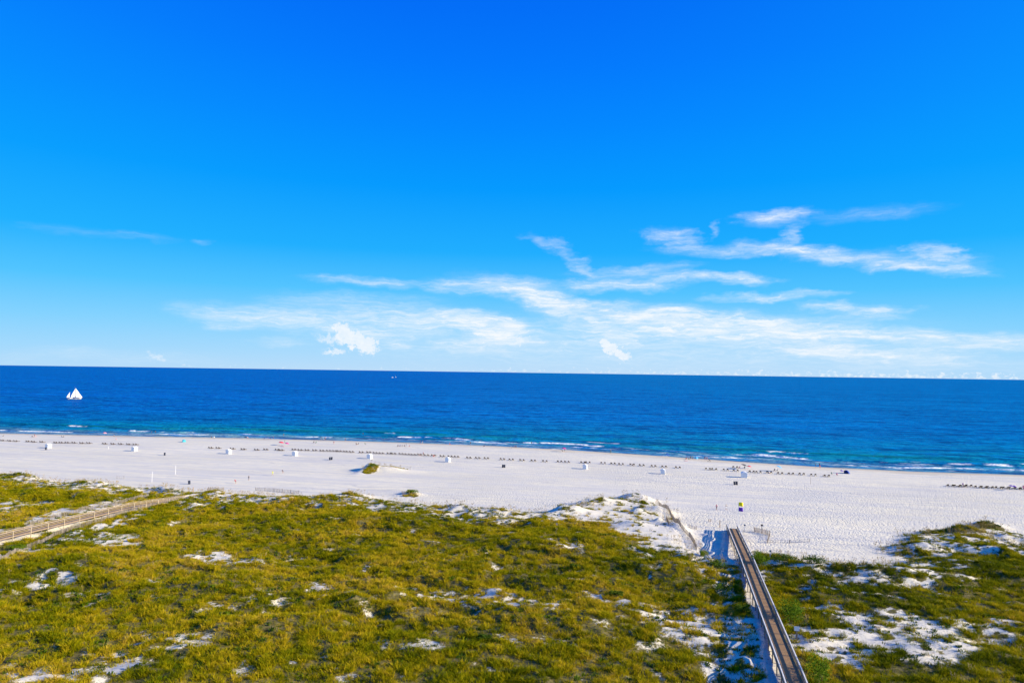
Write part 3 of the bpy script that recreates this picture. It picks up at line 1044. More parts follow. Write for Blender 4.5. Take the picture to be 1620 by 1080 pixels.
# seed stalks along the seaward crests
ox, oy = sample(90000, -330, 125, 100, 264)
k_ = visible(ox, oy)
ox, oy = ox[k_], oy[k_]
sdv = poly_sd(VEG, ox, oy)
pk = np.where((sdv > -3.0) & (sdv < 5), .30, .02) * (fbm(ox / 9, oy / 6, 707, 3) > .47)
for cx, cy, rx, ry, a in _E:
    pk = np.where(((ox - cx) / rx) ** 2 + ((oy - cy) / ry) ** 2 < 1.6, .35, pk)
k_ = (rng.random(len(ox)) < pk) & (poly_sd(DUNE, ox, oy) > -3) | (rng.random(len(ox)) < pk * (pk > .3))
ox, oy = ox[k_], oy[k_]
n = len(ox)
st = [stalk_tuft('stalk_%d' % i, 9, 1.35, .5, MGP, 80 + i) for i in range(3)]
sc_ = rng.uniform(.7, 1.15, n)
scatter('sea_oats', 'tan seed stalks of sea oats standing along the dune crests', 'sea oats', np.stack([ox, oy, height(ox, oy)], -1),
        np.stack([rng.normal(0, .1, n), rng.normal(0, .1, n), rng.uniform(0, 6.28, n)], -1), np.stack([sc_, sc_, sc_], -1), rng.integers(0, 3, n), st)

# ------------------------------------------------------------------ shrubs


def shrub(px, py, rx, ry, rz, mat, label, x=None, y=None, seed=0, nl=900):
    if x is None:
        x, y, z = G(px, py)
    else:
        z = hz(x, y)
    rd = random.Random(seed)
    t = empty('shrub', (x, y, z))
    tag(t, label, 'shrub', 'shrubs among the dune grass')
    V, F = [], []
    lobes = [(rd.uniform(-.55, .55) * rx, rd.uniform(-.55, .55) * ry, rd.uniform(.35, .8) * rz, rd.uniform(.35, .6)) for _ in range(9)]
    for i in range(nl):
        lx, ly, lz, lr = rd.choice(lobes)
        d = Vector((rd.gauss(0, 1), rd.gauss(0, 1), rd.gauss(0, 1))).normalized() * (rd.random() ** .4)
        c = Vector((lx + d.x * lr * rx, ly + d.y * lr * ry, max(.03, lz + d.z * lr * rz * .8)))
        u = Vector((rd.gauss(0, 1), rd.gauss(0, 1), rd.gauss(0, 1))).normalized()
        v = u.orthogonal().normalized()
        s = rd.uniform(.05, .12)
        b = len(V)
        V += [c - u * s * 1.6, c + v * s * .7, c + u * s * 1.6, c - v * s * .7]
        F.append((b, b + 1, b + 2, b + 3))
    mesh_obj('foliage', V, F, mat, t)
    m = MB()
    for i in range(4):
        lx, ly, lz, lr = lobes[i]
        m.tube([(lx * .1, ly * .1, -.1), (lx * .5, ly * .5, lz * .5), (lx, ly, lz)], [.05, .035, .015], 5)
    m.build('stem', MSTEM, t)
    return t


shrub(1205, 885, 2.2, 2.2, 2.9, MGG, 'bright green shrub right of the main boardwalk where it meets the beach', x=14.4, y=149.5, seed=1, nl=1500)
shrub(1222, 895, 3.4, 2.2, 1.7, MGD, 'dark green shrub at the dune edge, second right of the main boardwalk', x=18.8, y=151.5, seed=2, nl=1200)
shrub(1253, 905, 3.4, 2.6, 1.5, MGD, 'dark green shrub on the dune slope below the bare sand, farthest right of the boardwalk', x=24.2, y=150, seed=3, nl=1200)
shrub(1243, 965, 2.2, 3.2, 3.4, MGG, 'large bright green shrub against the middle of the main boardwalk', x=15.6, y=117.5, seed=4, nl=1500)
shrub(1265, 1040, 2.0, 3.4, 3.4, MGG, 'green shrub against the right rail at the near end of the main boardwalk', x=15.9, y=95, seed=5, nl=1300)
shrub(1180, 958, 1.2, 1.6, 1.3, MGD, 'dark shrub touching the left rail of the main boardwalk', x=8.6, y=119, seed=6)
shrub(1150, 905, 2.2, 3.0, 1.2, MGD, 'dark green shrub left of the main boardwalk beside blue shaded sand', x=5.8, y=147, seed=7, nl=1200)
shrub(1165, 930, 2.2, 3.2, 1.2, MGD, 'dark green shrub left of the main boardwalk half way along it', x=6.4, y=133, seed=8, nl=1200)
shrub(912, 899, 1.5, 1.0, .9, MGD, 'small round dark green shrub alone in the middle of the dune field', seed=9)
shrub(975, 943, 1.4, 1.0, 1.0, MGD, 'dark green shrub beside a sandy gap near the middle of the dunes', seed=10)
shrub(766, 1013, 1.3, .9, .8, MGD, 'small dark green shrub low in the dune field at the bottom centre', seed=11)
shrub(590, 743, 1.6, 4.2, 1.7, MGD, 'bushy olive shrub on the left end of the lone sand mound on the beach', seed=12, nl=1100)
shrub(651, 779, 2.2, 1.4, 1.1, MGG, 'low round green shrub standing alone on the white beach', seed=13, nl=1100)
shrub(1110, 880, 1.0, 2.6, 1.0, MGG, 'yellow green shrub at the foot of the curved sand fence', x=3.4, y=158, seed=14)
shrub(22, 868, 3.0, 1.6, .9, MGG, 'bright green shrub below the left boardwalk at the picture edge', seed=15)

# ------------------------------------------------------------------ main boardwalk


def rail_run(t, xr, y0, y1, zf, step, boards, mrail, mcap, side, grd):
    ys_ = np.arange(y0, y1 + .01, step)
    for a, b in zip(ys_, ys_[1:]):
        za, zb = zf(a), zf(b)
        for lo, hi in boards:
            MB().bar((xr, a + .01, za + (lo + hi) / 2), (xr, b - .01, zb + (lo + hi) / 2), .045, hi - lo).build('rail_board', mrail, t)
        MB().bar((xr - side * .03, a, za + 1.09), (xr - side * .03, b, zb + 1.09), .2, .045).build('rail_cap', mcap, t)
    for a in ys_:
        zt = zf(a) + 1.06
        zb = min(hz(xr, a), zf(a)) - .5
        MB().box((xr + side * .09, a, (zt + zb) / 2), (.13, .13, zt - zb)).build('post', MPOST, t)


def zmain(y):
    return float(np.interp(y, [60, 100, 150, 168, 187], [4.0, 3.95, 3.65, 3.0, 2.35]))


def xmain(y):
    return float(np.interp(y, [60, 92, 187], [12.75, 12.55, 10.85]))


def boardwalk_main():
    y0, y1 = 64.0, 187.0
    ang = math.atan2(xmain(180) - xmain(100), 80)
    t = empty('boardwalk', (0, 0, 0))
    tag(t, 'long weathered wooden boardwalk running through the dunes to the beach, bottom right', 'boardwalk', 'boardwalks across the dunes')
    m = MB()
    y = y0
    rd = random.Random(3)
    while y < y1:
        xc, z = xmain(y), zmain(y)
        m.box((xc + rd.uniform(-.015, .015), y, z - .02 + rd.uniform(-.004, .004)), (2.36, .138, .04))
        y += .148
    o = m.build('deck_planks', MDECK, t)
    o['kind'] = 'stuff'
    step = 4.1
    ys_ = list(np.arange(y0, y1 + .1, step))
    for sd_ in (-1, 1):
        for a, b in zip(ys_, ys_[1:]):
            xa, xb, za, zb = xmain(a) + sd_ * 1.22, xmain(b) + sd_ * 1.22, zmain(a), zmain(b)
            for lo, hi in ((.02, .15), (.45, .63), (.69, .87), (.92, 1.05)):
                MB().bar((xa, a + .01, za + (lo + hi) / 2), (xb, b - .01, zb + (lo + hi) / 2), .04, hi - lo).build('rail_board', MRAIL, t)
            MB().bar((xa + sd_ * .03, a, za + 1.085), (xb + sd_ * .03, b, zb + 1.085), .15, .045).build('rail_cap', MCAP, t)
            MB().bar((xa - sd_ * .15, a, za - .16), (xb - sd_ * .15, b, zb - .16), .05, .24).build('joist', MPOST, t)
        for a in ys_:
            xa = xmain(a) + sd_ * 1.3
            zt, zb = zmain(a) + 1.05, hz(xa, a) - .5
            MB().box((xa, a, (zt + zb) / 2), (.12, .20, zt - zb)).build('post', MPOST, t)
    # steps down to the sand at the seaward end
    z, y = zmain(y1), y1 + .15
    xc = xmain(y1)
    gz_ = hz(xc, y1 + 1.5)
    while z > gz_ + .12:
        z -= .17
        MB().box((xc, y, z), (2.1, .30, .045)).build('step', MDECK, t)
        y += .30


boardwalk_main()


def zleft(y):
    return float(np.interp(y, [90, 118, 140, 155, 166, 182], [3.8, 3.8, 3.9, 3.95, 3.2, 1.9]))


def boardwalk_left():
    t = empty('boardwalk', (0, 0, 0))
    tag(t, 'pale brown raised boardwalk crossing the dunes at the left edge', 'boardwalk', 'boardwalks across the dunes')
    m = MB()
    y = 96.0
    while y < 182:
        m.box((-145.3, y, zleft(y) - .02), (1.6, .138, .04))
        y += .148
    m.build('deck_planks', MBROWN, t)['kind'] = 'stuff'
    ys_ = list(np.arange(96, 182.2, 4.3))
    for sd_ in (-1, 1):
        xr = -145.3 + sd_ * .85
        for a, b in zip(ys_, ys_[1:]):
            za, zb = zleft(a), zleft(b)
            for lo, hi in ((.30, .44), (.62, .78)):
                MB().bar((xr, a + .01, za + (lo + hi) / 2), (xr, b - .01, zb + (lo + hi) / 2), .04, hi - lo).build('rail_board', MBROWN, t)
            MB().bar((xr, a, za + 1.0), (xr, b, zb + 1.0), .2, .05).build('rail_cap', MTANCAP, t)
            MB().bar((xr, a, za - .17), (xr, b, zb - .17), .05, .25).build('joist', MBROWN, t)
        for a in ys_:
            zt, zb = zleft(a) + .96, hz(xr, a) - .4
            MB().box((xr + sd_ * .09, a, (zt + zb) / 2), (.13, .13, zt - zb)).build('post', MTANCAP, t)


boardwalk_left()

# ------------------------------------------------------------------ sand fences


def fence(pix, label, hgt=1.15, dens=.11, mat=MPICK, world=None, post=3.0, lean=0.0):
    pts = world or [G(a, b)[:2] for a, b in pix]
    # resample
    seg, L_ = [0.0], 0
    for a, b in zip(pts, pts[1:]):
        L_ += math.hypot(b[0] - a[0], b[1] - a[1])
        seg.append(L_)
    n = max(2, int(L_ / dens))
    d = np.linspace(0, L_, n)
    fx = np.interp(d, seg, [p[0] for p in pts])
    fy = np.interp(d, seg, [p[1] for p in pts])
    fz = height(fx, fy)
    t = empty('sand_fence', (float(fx[0]), float(fy[0]), float(fz[0])))
    tag(t, label, 'fence', 'slatted sand fences on the dunes')
    o0 = Vector(t.location)
    m = MB()
    rd = random.Random(int(L_ * 10))
    for x, y, z in zip(fx, fy, fz):
        h = hgt * rd.uniform(.88, 1.05)
        m.bar(Vector((x, y, z - .15)) - o0, Vector((x + rd.uniform(-.05, .05) + lean, y + rd.uniform(-.05, .05), z + h)) - o0, .05, .015)
    m.build('slats', mat, t)['kind'] = 'stuff'
    for hh in (.25, .85):
        w = MB()
        w.tube([Vector((fx[i], fy[i], fz[i] + hgt * hh)) - o0 for i in list(range(0, n, 8)) + [n - 1]], .014, 4)
        w.build('wire', MPICKD, t)
    k = max(2, int(L_ / post) + 1)
    for dd in np.linspace(0, L_, k):
        x, y = float(np.interp(dd, d, fx)), float(np.interp(dd, d, fy))
        z = hz(x, y)
        MB().tube([Vector((x, y, z - .3)) - o0, Vector((x + lean, y, z + hgt * 1.12)) - o0], [.06, .05], 6).build('post', mat, t)


fence([(1042, 799), (1060, 812), (1077, 834), (1092, 850), (1098, 860), (1102, 870)], 'grey slatted sand fence curving down the outer side of the bare dune', 1.2, .10)
fence([(1090, 834), (1098, 836), (1102, 837)], 'short grey fence stub branching off the curved sand fence', .8, .12)
fence([(0, 845), (22, 842), (45, 836), (72, 824), (110, 815), (150, 804), (180, 800), (215, 790), (235, 786)], 'grey slatted sand fence above the left boardwalk', 1.1, .11)
fence([(0, 888), (33, 872), (60, 862), (84, 850), (130, 835), (160, 826)], 'pale sand fence below the left boardwalk starting at the picture edge', 1.1, .10)
fence([(160, 826), (185, 816), (212, 808), (250, 798), (290, 789)], 'brown grey sand fence below the left boardwalk, its part nearer the beach', 1.1, .12)
fence([(404, 776), (430, 777), (473, 781)], 'low grey sand fence on open sand beside the dune grass, left of centre', 1.1, .16)
fence([(330, 774), (350, 775)], 'tiny weathered sand fence piece at the beach end of the left boardwalk', .8, .2)
fence([(1193, 841), (1206, 843.5), (1218, 847)], 'dark brown slatted fence panel with a small sign, right of the boardwalk end', 1.25, .10, MPICKD)
fence([(1176, 841), (1193, 842)], 'faint low fence between the boardwalk end and the dark fence panel', .5, .3)
fence([(1218, 847), (1214, 859)], 'pale sand fence going back from the dark fence panel towards the dunes', .9, .2)
fence([(1214, 858), (1232, 858), (1249, 859)], 'worn sand fence stretch on the beach with sagging slats, near the boardwalk', .75, .35)
fence([(1249, 859), (1268, 857.5), (1280, 857)], 'worn sand fence stretch on open sand ending in leaning slats, right of the boardwalk', .8, .3, lean=.15)
fence([(1054, 821), (1056, 826), (1058, 831)], 'short dark fence piece standing on the bare dune slope', .9, .12, MPICKD)
fence([(185, 757), (196, 757)], 'few weathered fence posts on the sand above the left dunes', 1.0, .5)

# ------------------------------------------------------------------ posts, poles and signs
PW = 'thin posts and poles on the sand'


def pole(px, py, h, r, mat, label, name='pole', cat='pole', zb=None):
    x, y, z = G(px, py)
    o = MB().tube([(0, 0, -.3), (0, 0, h)], [r, r * .85], 8).build(name, mat)
    o.location = (x, y, z)
    return tag(o, label, cat, PW)


pole(240.3, 762, 3.6, .055, MWHITE, 'white volleyball pole nearer the left dunes', 'volleyball_pole')
pole(277.5, 750.5, 3.3, .055, MWHITE, 'white volleyball pole farther out on the sand near the left boardwalk', 'volleyball_pole')
pole(1282.5, 765, 2.6, .05, MPOST, 'thin brown pole standing alone below the lounger row on the right', 'pole')
pole(171.5, 710, 1.4, .05, MWHITE, 'thin pale pole just below the lounger row on the left', 'pole')
pole(1138.8, 834.5, 2.0, .10, MPOST, 'dark wooden post just left of the main boardwalk end', 'post', 'post')
pole(1121.6, 825, .8, .09, MPOST, 'short dark post, left one of a pair beyond the boardwalk end', 'post', 'post')
pole(1124.6, 825, .8, .09, MPOST, 'short dark post, right one of a pair beyond the boardwalk end', 'post', 'post')
pole(305.5, 778, 1.6, .12, MPOST, 'dark post at the left corner of the left boardwalk exit', 'post', 'post')
pole(328.5, 779, 1.5, .12, MPOST, 'dark post at the right corner of the left boardwalk exit', 'post', 'post')
pole(1208.5, 919, 1.1, .06, MWHITE, 'short white marker stake in the grass right of the boardwalk', 'stake', 'stake')

M_YEL = C('flag_yellow', .95, .74, .0)
M_PUR = C('flag_purple', .12, .03, .40)
M_BLUE = C('blue_cloth', .02, .07, .36)
M_CYAN = C('cyan_cloth', .03, .34, .46)
M_SKY = C('sky_blue_cloth', .06, .32, .62)
M_RED = C('red_cloth', .55, .03, .06)
M_PINK = C('pink_cloth', .70, .28, .32)
M_MAG = C('magenta_cloth', .48, .02, .22)
M_DARK = C('dark_cloth', .025, .025, .04)
M_GREY = C('grey_cloth', .22, .22, .24)
M_WHT = C('white_cloth', .78, .78, .76)
M_LIME = C('lime_cloth', .55, .62, .05)
M_TEAL = C('teal_cloth', .03, .20, .18)
M_BIN = C('bin_plastic', .012, .02, .05, .45)
M_SKIN1 = C('tanned_skin', .42, .22, .13)
M_SKIN2 = C('fair_skin', .60, .38, .27)
M_HAIR = C('dark_hair', .035, .022, .015)
M_HAIR2 = C('blond_hair', .35, .24, .10)


def flag():
    x, y, z = G(1168.5, 843)
    t = empty('flag_pole', (x, y, z))
    tag(t, 'thin pole flying a yellow flag over a purple flag at the boardwalk end', 'flag pole')
    MB().tube([(0, 0, -.3), (0, 0, 8.0)], [.05, .035], 8).build('pole', MWHITE, t)
    for z0, mt, nm in ((6.85, M_YEL, 'yellow_flag'), (5.55, M_PUR, 'purple_flag')):
        V, F = [], []
        for i in range(9):
            for j in range(5):
                u = i / 8
                V.append((0.04 + u * 1.05, .12 * math.sin(u * 6 + j * .3) * u, z0 + j / 4 * 1.0 - .16 * u * u - .05 * math.sin(u * 5)))
        for i in range(8):
            for j in range(4):
                a = i * 5 + j
                F.append((a, a + 5, a + 6, a + 1))
        o = mesh_obj('flag', V, F, mt, t, True)
        o['label'] = nm.replace('_', ' ')
        sm = o.modifiers.new('thickness', 'SOLIDIFY')
        sm.thickness = .01


flag()


def sign(px, py, h, w, hh, mp, mboard, label, r=.05):
    x, y, z = G(px, py)
    t = empty('sign', (x, y, z))
    tag(t, label, 'sign', 'small signs on posts')
    MB().box((0, 0, h / 2 - .15), (r * 2, r * 2, h + .3)).build('post', mp, t)
    MB().box((0, -r - .02, h - hh / 2 + .05), (w, .03, hh)).build('board', mboard, t)


sign(1260.5, 1013, 2.1, .75, .65, MPOST, MWHITE, 'pale square sign on a brown post in bare sand right of the boardwalk', .09)
sign(1205.3, 843, 2.2, .55, .45, MPICKD, MPICKD, 'dark sign on a post behind the dark fence panel')
sign(1178, 840, 1.7, .5, .35, MWHITE, M_GREY, 'small grey sign on a pale stake just right of the boardwalk end')
sign(1218.5, 884, 1.8, .35, .35, MWHITE, M_TEAL, 'small dark sign on a white stake at the dune edge')

# ------------------------------------------------------------------ huts
HG = 'white rental huts along the row of loungers'


def hut(px, py, label, w=2.3, d=2.6, h=2.3, rnd=False):
    x, y, z = G(px, py)
    t = empty('beach_hut', (x, y + d / 2, z))
    tag(t, label, 'hut', HG)
    tk = .06
    MB().box((0, -d / 2, h / 2), (w, tk, h)).build('wall', MWHITE, t)
    MB().box((0, d / 2, h / 2), (w, tk, h)).build('wall', MWHITE, t)
    MB().box((-w / 2 + tk / 2, 0, h / 2), (tk, d - tk - .004, h)).build('wall', MWHITE, t)
    MB().box((w / 2 - tk / 2, 0, h / 2), (tk, d - tk - .004, h)).build('wall', MWHITE, t)
    m = MB()
    if rnd:
        n = 10
        for i in range(n + 1):
            a = math.pi * i / n
            for yy in (-d / 2 - .12, d / 2 + .12):
                m.v.append((-(w / 2 + .1) * math.cos(a), yy, h + .02 + .75 * math.sin(a)))
        for i in range(n):
            m.f.append((2 * i, 2 * i + 1, 2 * i + 3, 2 * i + 2))
        m.f.append(tuple(range(0, 2 * n + 2, 2)))
        m.f.append(tuple(range(2 * n + 1, 0, -2)))
    else:
        o_ = w / 2 + .14
        for yy in (-d / 2 - .14, d / 2 + .14):
            m.v += [(-o_, yy, h + .01), (o_, yy, h + .01), (o_, yy, h + .09), (0, yy, h + .50), (-o_, yy, h + .09)]
        m.f = [(0, 1, 2, 3, 4), (9, 8, 7, 6, 5), (0, 5, 6, 1), (1, 6, 7, 2), (2, 7, 8, 3), (3, 8, 9, 4), (4, 9, 5, 0)]
    m.build('roof', MROOF, t)
    MB().box((.1, -d / 2 - tk / 2 - .02, .95), (.85, .03, 1.8)).build('door', MROOF, t)
    MB().box((w / 2 + .18, 0, 1.05), (.34, d * .7, .04)).build('counter', MWHITE, t)


HUTS = [(73.5, 708.8, 'leftmost white beach hut, with a black barrel in front'), (210, 713.6, 'second white beach hut from the left edge'), (359.5, 718, 'third white beach hut from the left, below a gap in the loungers'),
        (464.5, 721, 'fourth white beach hut from the left, right below the red umbrellas'), (583, 725.6, 'fifth white beach hut from the left, above the lone grassy mound'), (707, 731, 'sixth white beach hut from the left, near the red-clad bathers'),
        (925, 742, 'white beach hut third from the right, left of the bare dune'), (1048.5, 749.8, 'white beach hut second from the right'), (1177.5, 755.5, 'round-roofed white beach hut, rightmost, above the boardwalk end')]
for i, (a, b, l) in enumerate(HUTS):
    hut(a, b, l, rnd=(i == 8), w=(2.2 if i == 8 else 1.7 if i in (6, 7) else 1.8), d=(2.2 if i == 8 else 1.7 if i in (6, 7) else 2.0), h=(1.5 if i in (6, 7, 8) else 1.65))

# ------------------------------------------------------------------ barrels


def barrel_mesh():
    m = MB()
    pr = [(0, .27), (.02, .29), (.30, .29), (.32, .305), (.34, .29), (.6, .29), (.62, .305), (.64, .29), (.92, .29), (.94, .31), (.97, .31), (.97, .26), (.9, .255)]
    m.tube([(0, 0, z) for z, r in pr], [r for z, r in pr], 14)
    o = m.build('trash_barrel', M_BIN)
    return o


b0 = barrel_mesh()
BAR = [(72.6, 711.3, 'black barrel in front of the leftmost white hut'), (260.5, 720, 'black barrel alone on the sand, right of the second hut'), (521.8, 727.3, 'dark trash barrel, left of the pair left of the fifth hut'),
       (524.6, 727, 'dark trash barrel, right of the pair left of the fifth hut'), (795.2, 739.3, 'dark trash barrel, left of the pair between the sixth and seventh huts'), (798.2, 739.3, 'dark trash barrel, right of the pair between the sixth and seventh huts'),
       (1162.3, 766.5, 'dark trash barrel, left of the pair below the round-roofed hut'), (1165.8, 766.5, 'dark trash barrel, right of the pair below the round-roofed hut'), (299.5, 765.5, 'dark barrel beyond the left boardwalk exit')]
for i, (a, b, l) in enumerate(BAR):
    o = b0 if i == 0 else dup(b0)
    o.location = G(a, b)
    o.scale = (1.3, 1.3, 1.25)
    o.rotation_euler = (0, R(6 if 'right' in l[:22] else -6) if i > 1 else 0, i)
    tag(o, l, 'barrel', 'dark trash barrels on the sand')

# ------------------------------------------------------------------ loungers
lm = MB()
for s_ in (-1, 1):
    lm.bar((s_ * .33, -.95, .34), (s_ * .33, .95, .30), .05, .09)
    for yy in (-.85, .8):
        lm.box((s_ * .36, yy, .15), (.06, .07, .36))
    lm.bar((s_ * .30, -.15, .36), (s_ * .30, -.88, .92), .045, .06)
    lm.bar((s_ * .30, -.55, .66), (s_ * .33, -.9, .32), .04, .04)
for i in range(7):
    lm.box((0, .90 - i * .16, .37), (.70, .12, .03))
for i in range(6):
    a = .08 + i * .16
    lm.box((0, -.15 - a * .78, .385 + a * .60), (.66, .12, .03), Matrix.Rotation(-.655, 3, 'X'))
lm.box((0, .98, .30), (.72, .04, .1))
l0 = lm.build('beach_lounger', MCHAIR)
SETS = [(5, 697.5), (16, 698), (26, 698.5), (45, 699), (54, 699.7), (67, 699.8), (89, 701), (97.5, 701), (107, 701), (117.5, 701.2), (130, 701.7), (141, 701.7), (166, 702.7), (179, 703),
        (191, 703.2), (204, 703.6), (214.6, 703.9), (334, 709.2), (345.4, 709.6), (368, 710.7), (385.4, 711.5), (406.7, 712.3), (420.8, 712), (439.2, 712.3), (445.4, 712.9), (466, 712),
        (475.8, 712.7), (486.3, 713), (498.3, 713.3), (510, 713.8), (520.4, 714), (530.4, 714.3), (537.3, 714.6), (547, 715.2), (556.3, 715.8), (572, 716.4), (584, 716.4), (594, 717.5),
        (604, 718), (615.8, 718.3), (623.3, 718.6), (635, 719), (644.6, 719.6), (654.5, 720.2), (664.2, 720), (675, 721), (686, 721.4), (700, 722.5), (712.5, 723), (722.5, 723.5), (742, 725),
        (756, 725.4), (769.6, 725.8), (795, 727.2), (808.8, 727.9), (826, 728.8), (843.8, 729.6), (862, 730.4), (885.4, 731), (897, 731.7), (922.5, 732.5), (930, 732.5), (954, 733.5),
        (970, 734.3), (982.5, 735.2), (1000, 736), (1015.4, 737), (1034, 738.3), (1050.8, 739.2), (1072.5, 740.4), (1120, 742.8), (1129.6, 743.2), (1148, 744.3), (1164, 745.4), (1189, 747),
        (1200, 747.8), (1216.7, 748), (1234, 749.6), (1251, 750.4), (1268, 750.8), (1286.7, 752.3), (1307.5, 753.8), (1503, 769.3), (1513, 769.8), (1523, 769.9), (1531.7, 769.5), (1546.7, 771.4),
        (1556, 771.7), (1565, 772), (1579, 772.5), (1590, 773), (1600, 773.3), (1609, 773.8), (1618, 774), (1163, 740)]
ORD = ['first', 'second', 'third', 'fourth', 'fifth', 'sixth', 'seventh', 'eighth', 'ninth', 'tenth', 'eleventh', 'twelfth', 'thirteenth', 'fourteenth', 'fifteenth', 'sixteenth', 'seventeenth', 'eighteenth', 'nineteenth', 'twentieth']
HN = ['leftmost', 'second', 'third', 'fourth', 'fifth', 'sixth', 'third-last', 'second-last', 'last']
cnt, first = {}, True
for (px, py) in SETS:
    k = sum(1 for h in HUTS if h[0] <= px)
    if px > 1400:
        k = 'far'
    elif py == 740 and px == 1163:
        k = 'solo'
    cnt[k] = cnt.get(k, 0) + 1
    n_ = ORD[cnt[k] - 1]
    if k == 'solo':
        where = 'lone pair seaward of the round-roofed hut'
    elif k == 'far':
        where = '%s pair in the separate right-edge row' % n_
    elif k == 0:
        where = '%s pair from the left edge of the picture' % n_
    else:
        where = '%s pair right of the %s white hut' % (n_, HN[k - 1])
    x, y, z = G(px, py)
    wob = random.uniform(-.12, .12)
    for s_, nm in ((-1, 'left'), (1, 'right')):
        o = l0 if first else dup(l0)
        first = False
        xx = x + s_ * .78
        yy = y + random.uniform(-.08, .08)
        o.location = (xx, yy, hz(xx, yy))
        o.rotation_euler = (0, 0, wob + random.uniform(-.06, .06))
        tag(o, 'dark wooden lounger, %s chair of the %s' % (nm, where), 'lounger', 'dark wooden loungers standing in pairs along the beach')

# ------------------------------------------------------------------ umbrellas and tents


def umbrella(px, py, mat, label, r=1.15, h=2.0, tilt=.2, az=0.0):
    x, y, z = G(px, py)
    t = empty('umbrella', (x, y, z), az)
    tag(t, label, 'umbrella', 'beach umbrellas near the water')
    hx_ = math.tan(tilt) * h
    MB().tube([(0, 0, -.3), (hx_, 0, h + .1)], .022, 6).build('pole', MWHITE, t)
    V, F = [(0, 0, .42)], []
    n, rings = 16, 4
    for q in range(1, rings + 1):
        u = q / rings
        for i in range(n):
            a = 2 * math.pi * i / n
            rr = r * u * (1 if i % 2 == 0 else .955)
            V.append((rr * math.cos(a), rr * math.sin(a), .42 * (1 - u ** 1.6)))
    for i in range(n):
        F.append((0, 1 + i, 1 + (i + 1) % n))
    for q in range(rings - 1):
        for i in range(n):
            a, b = 1 + q * n + i, 1 + q * n + (i + 1) % n
            F.append((a, a + n, b + n, b))
    Rm = Matrix.Rotation(tilt, 3, 'Y')
    V = [Rm @ Vector(v) + Vector((hx_, 0, h - .32)) for v in V]
    o = mesh_obj('canopy', V, F, mat, t)
    sm = o.modifiers.new('thickness', 'SOLIDIFY')
    sm.thickness = .015


def tent(px, py, mat, label, r=1.2, az=0.0, w=1.0):
    x, y, z = G(px, py)
    t = empty('beach_tent', (x, y, z), az)
    tag(t, label, 'tent', 'small pop-up beach tents')
    V, F = [], []
    n, k = 12, 7
    for i in range(k + 1):
        th = math.pi * .62 * i / k
        for j in range(n + 1):
            ph = math.pi * j / n
            V.append((r * w * math.cos(ph), r * .85 * math.cos(th) * math.sin(ph), r * math.sin(ph) * math.sin(th)))
    for i in range(k):
        for j in range(n):
            a = i * (n + 1) + j
            F.append((a, a + 1, a + n + 2, a + n + 1))
    o = mesh_obj('canopy', V, F, mat, t, True)
    sm = o.modifiers.new('thickness', 'SOLIDIFY')
    sm.thickness = .02
    MB().box((0, 0, .02), (r * 1.7 * w, r * 1.3, .03)).build('floor', M_GREY, t)


tent(290.5, 698.8, M_CYAN, 'cyan pop-up tent on the sand near the left water edge', 1.3, R(-80))
tent(1101, 725, M_SKY, 'sky blue pop-up tent at the water edge beside seated people', 1.2, R(-90))
tent(1339, 748.5, M_BLUE, 'dark blue tent right of the last loungers', 1.35, R(-70), 1.3)
umbrella(444, 704, M_RED, 'red umbrella, left of the two above the fourth hut', 1.4, 1.8)
umbrella(453, 705, M_MAG, 'magenta umbrella, right of the two above the fourth hut', 1.1, 1.6)
umbrella(891, 714.5, M_MAG, 'bright pink umbrella planted at the water edge in the centre', 1.25, 2.1)
umbrella(1054, 722.5, M_BLUE, 'deep blue umbrella at the water edge right of centre', 1.1, 1.6, .35)
umbrella(1175, 742, M_DARK, 'dark umbrella just above the round-roofed hut', 1.3, 2.1, .25)
umbrella(1184, 741, M_RED, 'low red umbrella right of the dark one by the round-roofed hut', 1.0, 1.3)
umbrella(1228, 745, M_SKY, 'tilted blue umbrella over seated people, right of the round-roofed hut', 1.35, 2.2, .45)
umbrella(165, 688, M_PINK, 'pale pink umbrella at the left water edge', 1.1, 1.8)
umbrella(1330.5, 748, M_PUR, 'small purple umbrella left of the dark blue tent', .8, 1.2)
umbrella(1598.5, 775.5, M_PUR, 'purple umbrella, left of two over the right-hand loungers', .8, 1.9, .1)
umbrella(1603.5, 775.8, M_PUR, 'purple umbrella, right of two over the right-hand loungers', .8, 1.8, .1)
umbrella(388, 694, M_DARK, 'dark umbrella at the water edge above the third hut', .9, 1.3)

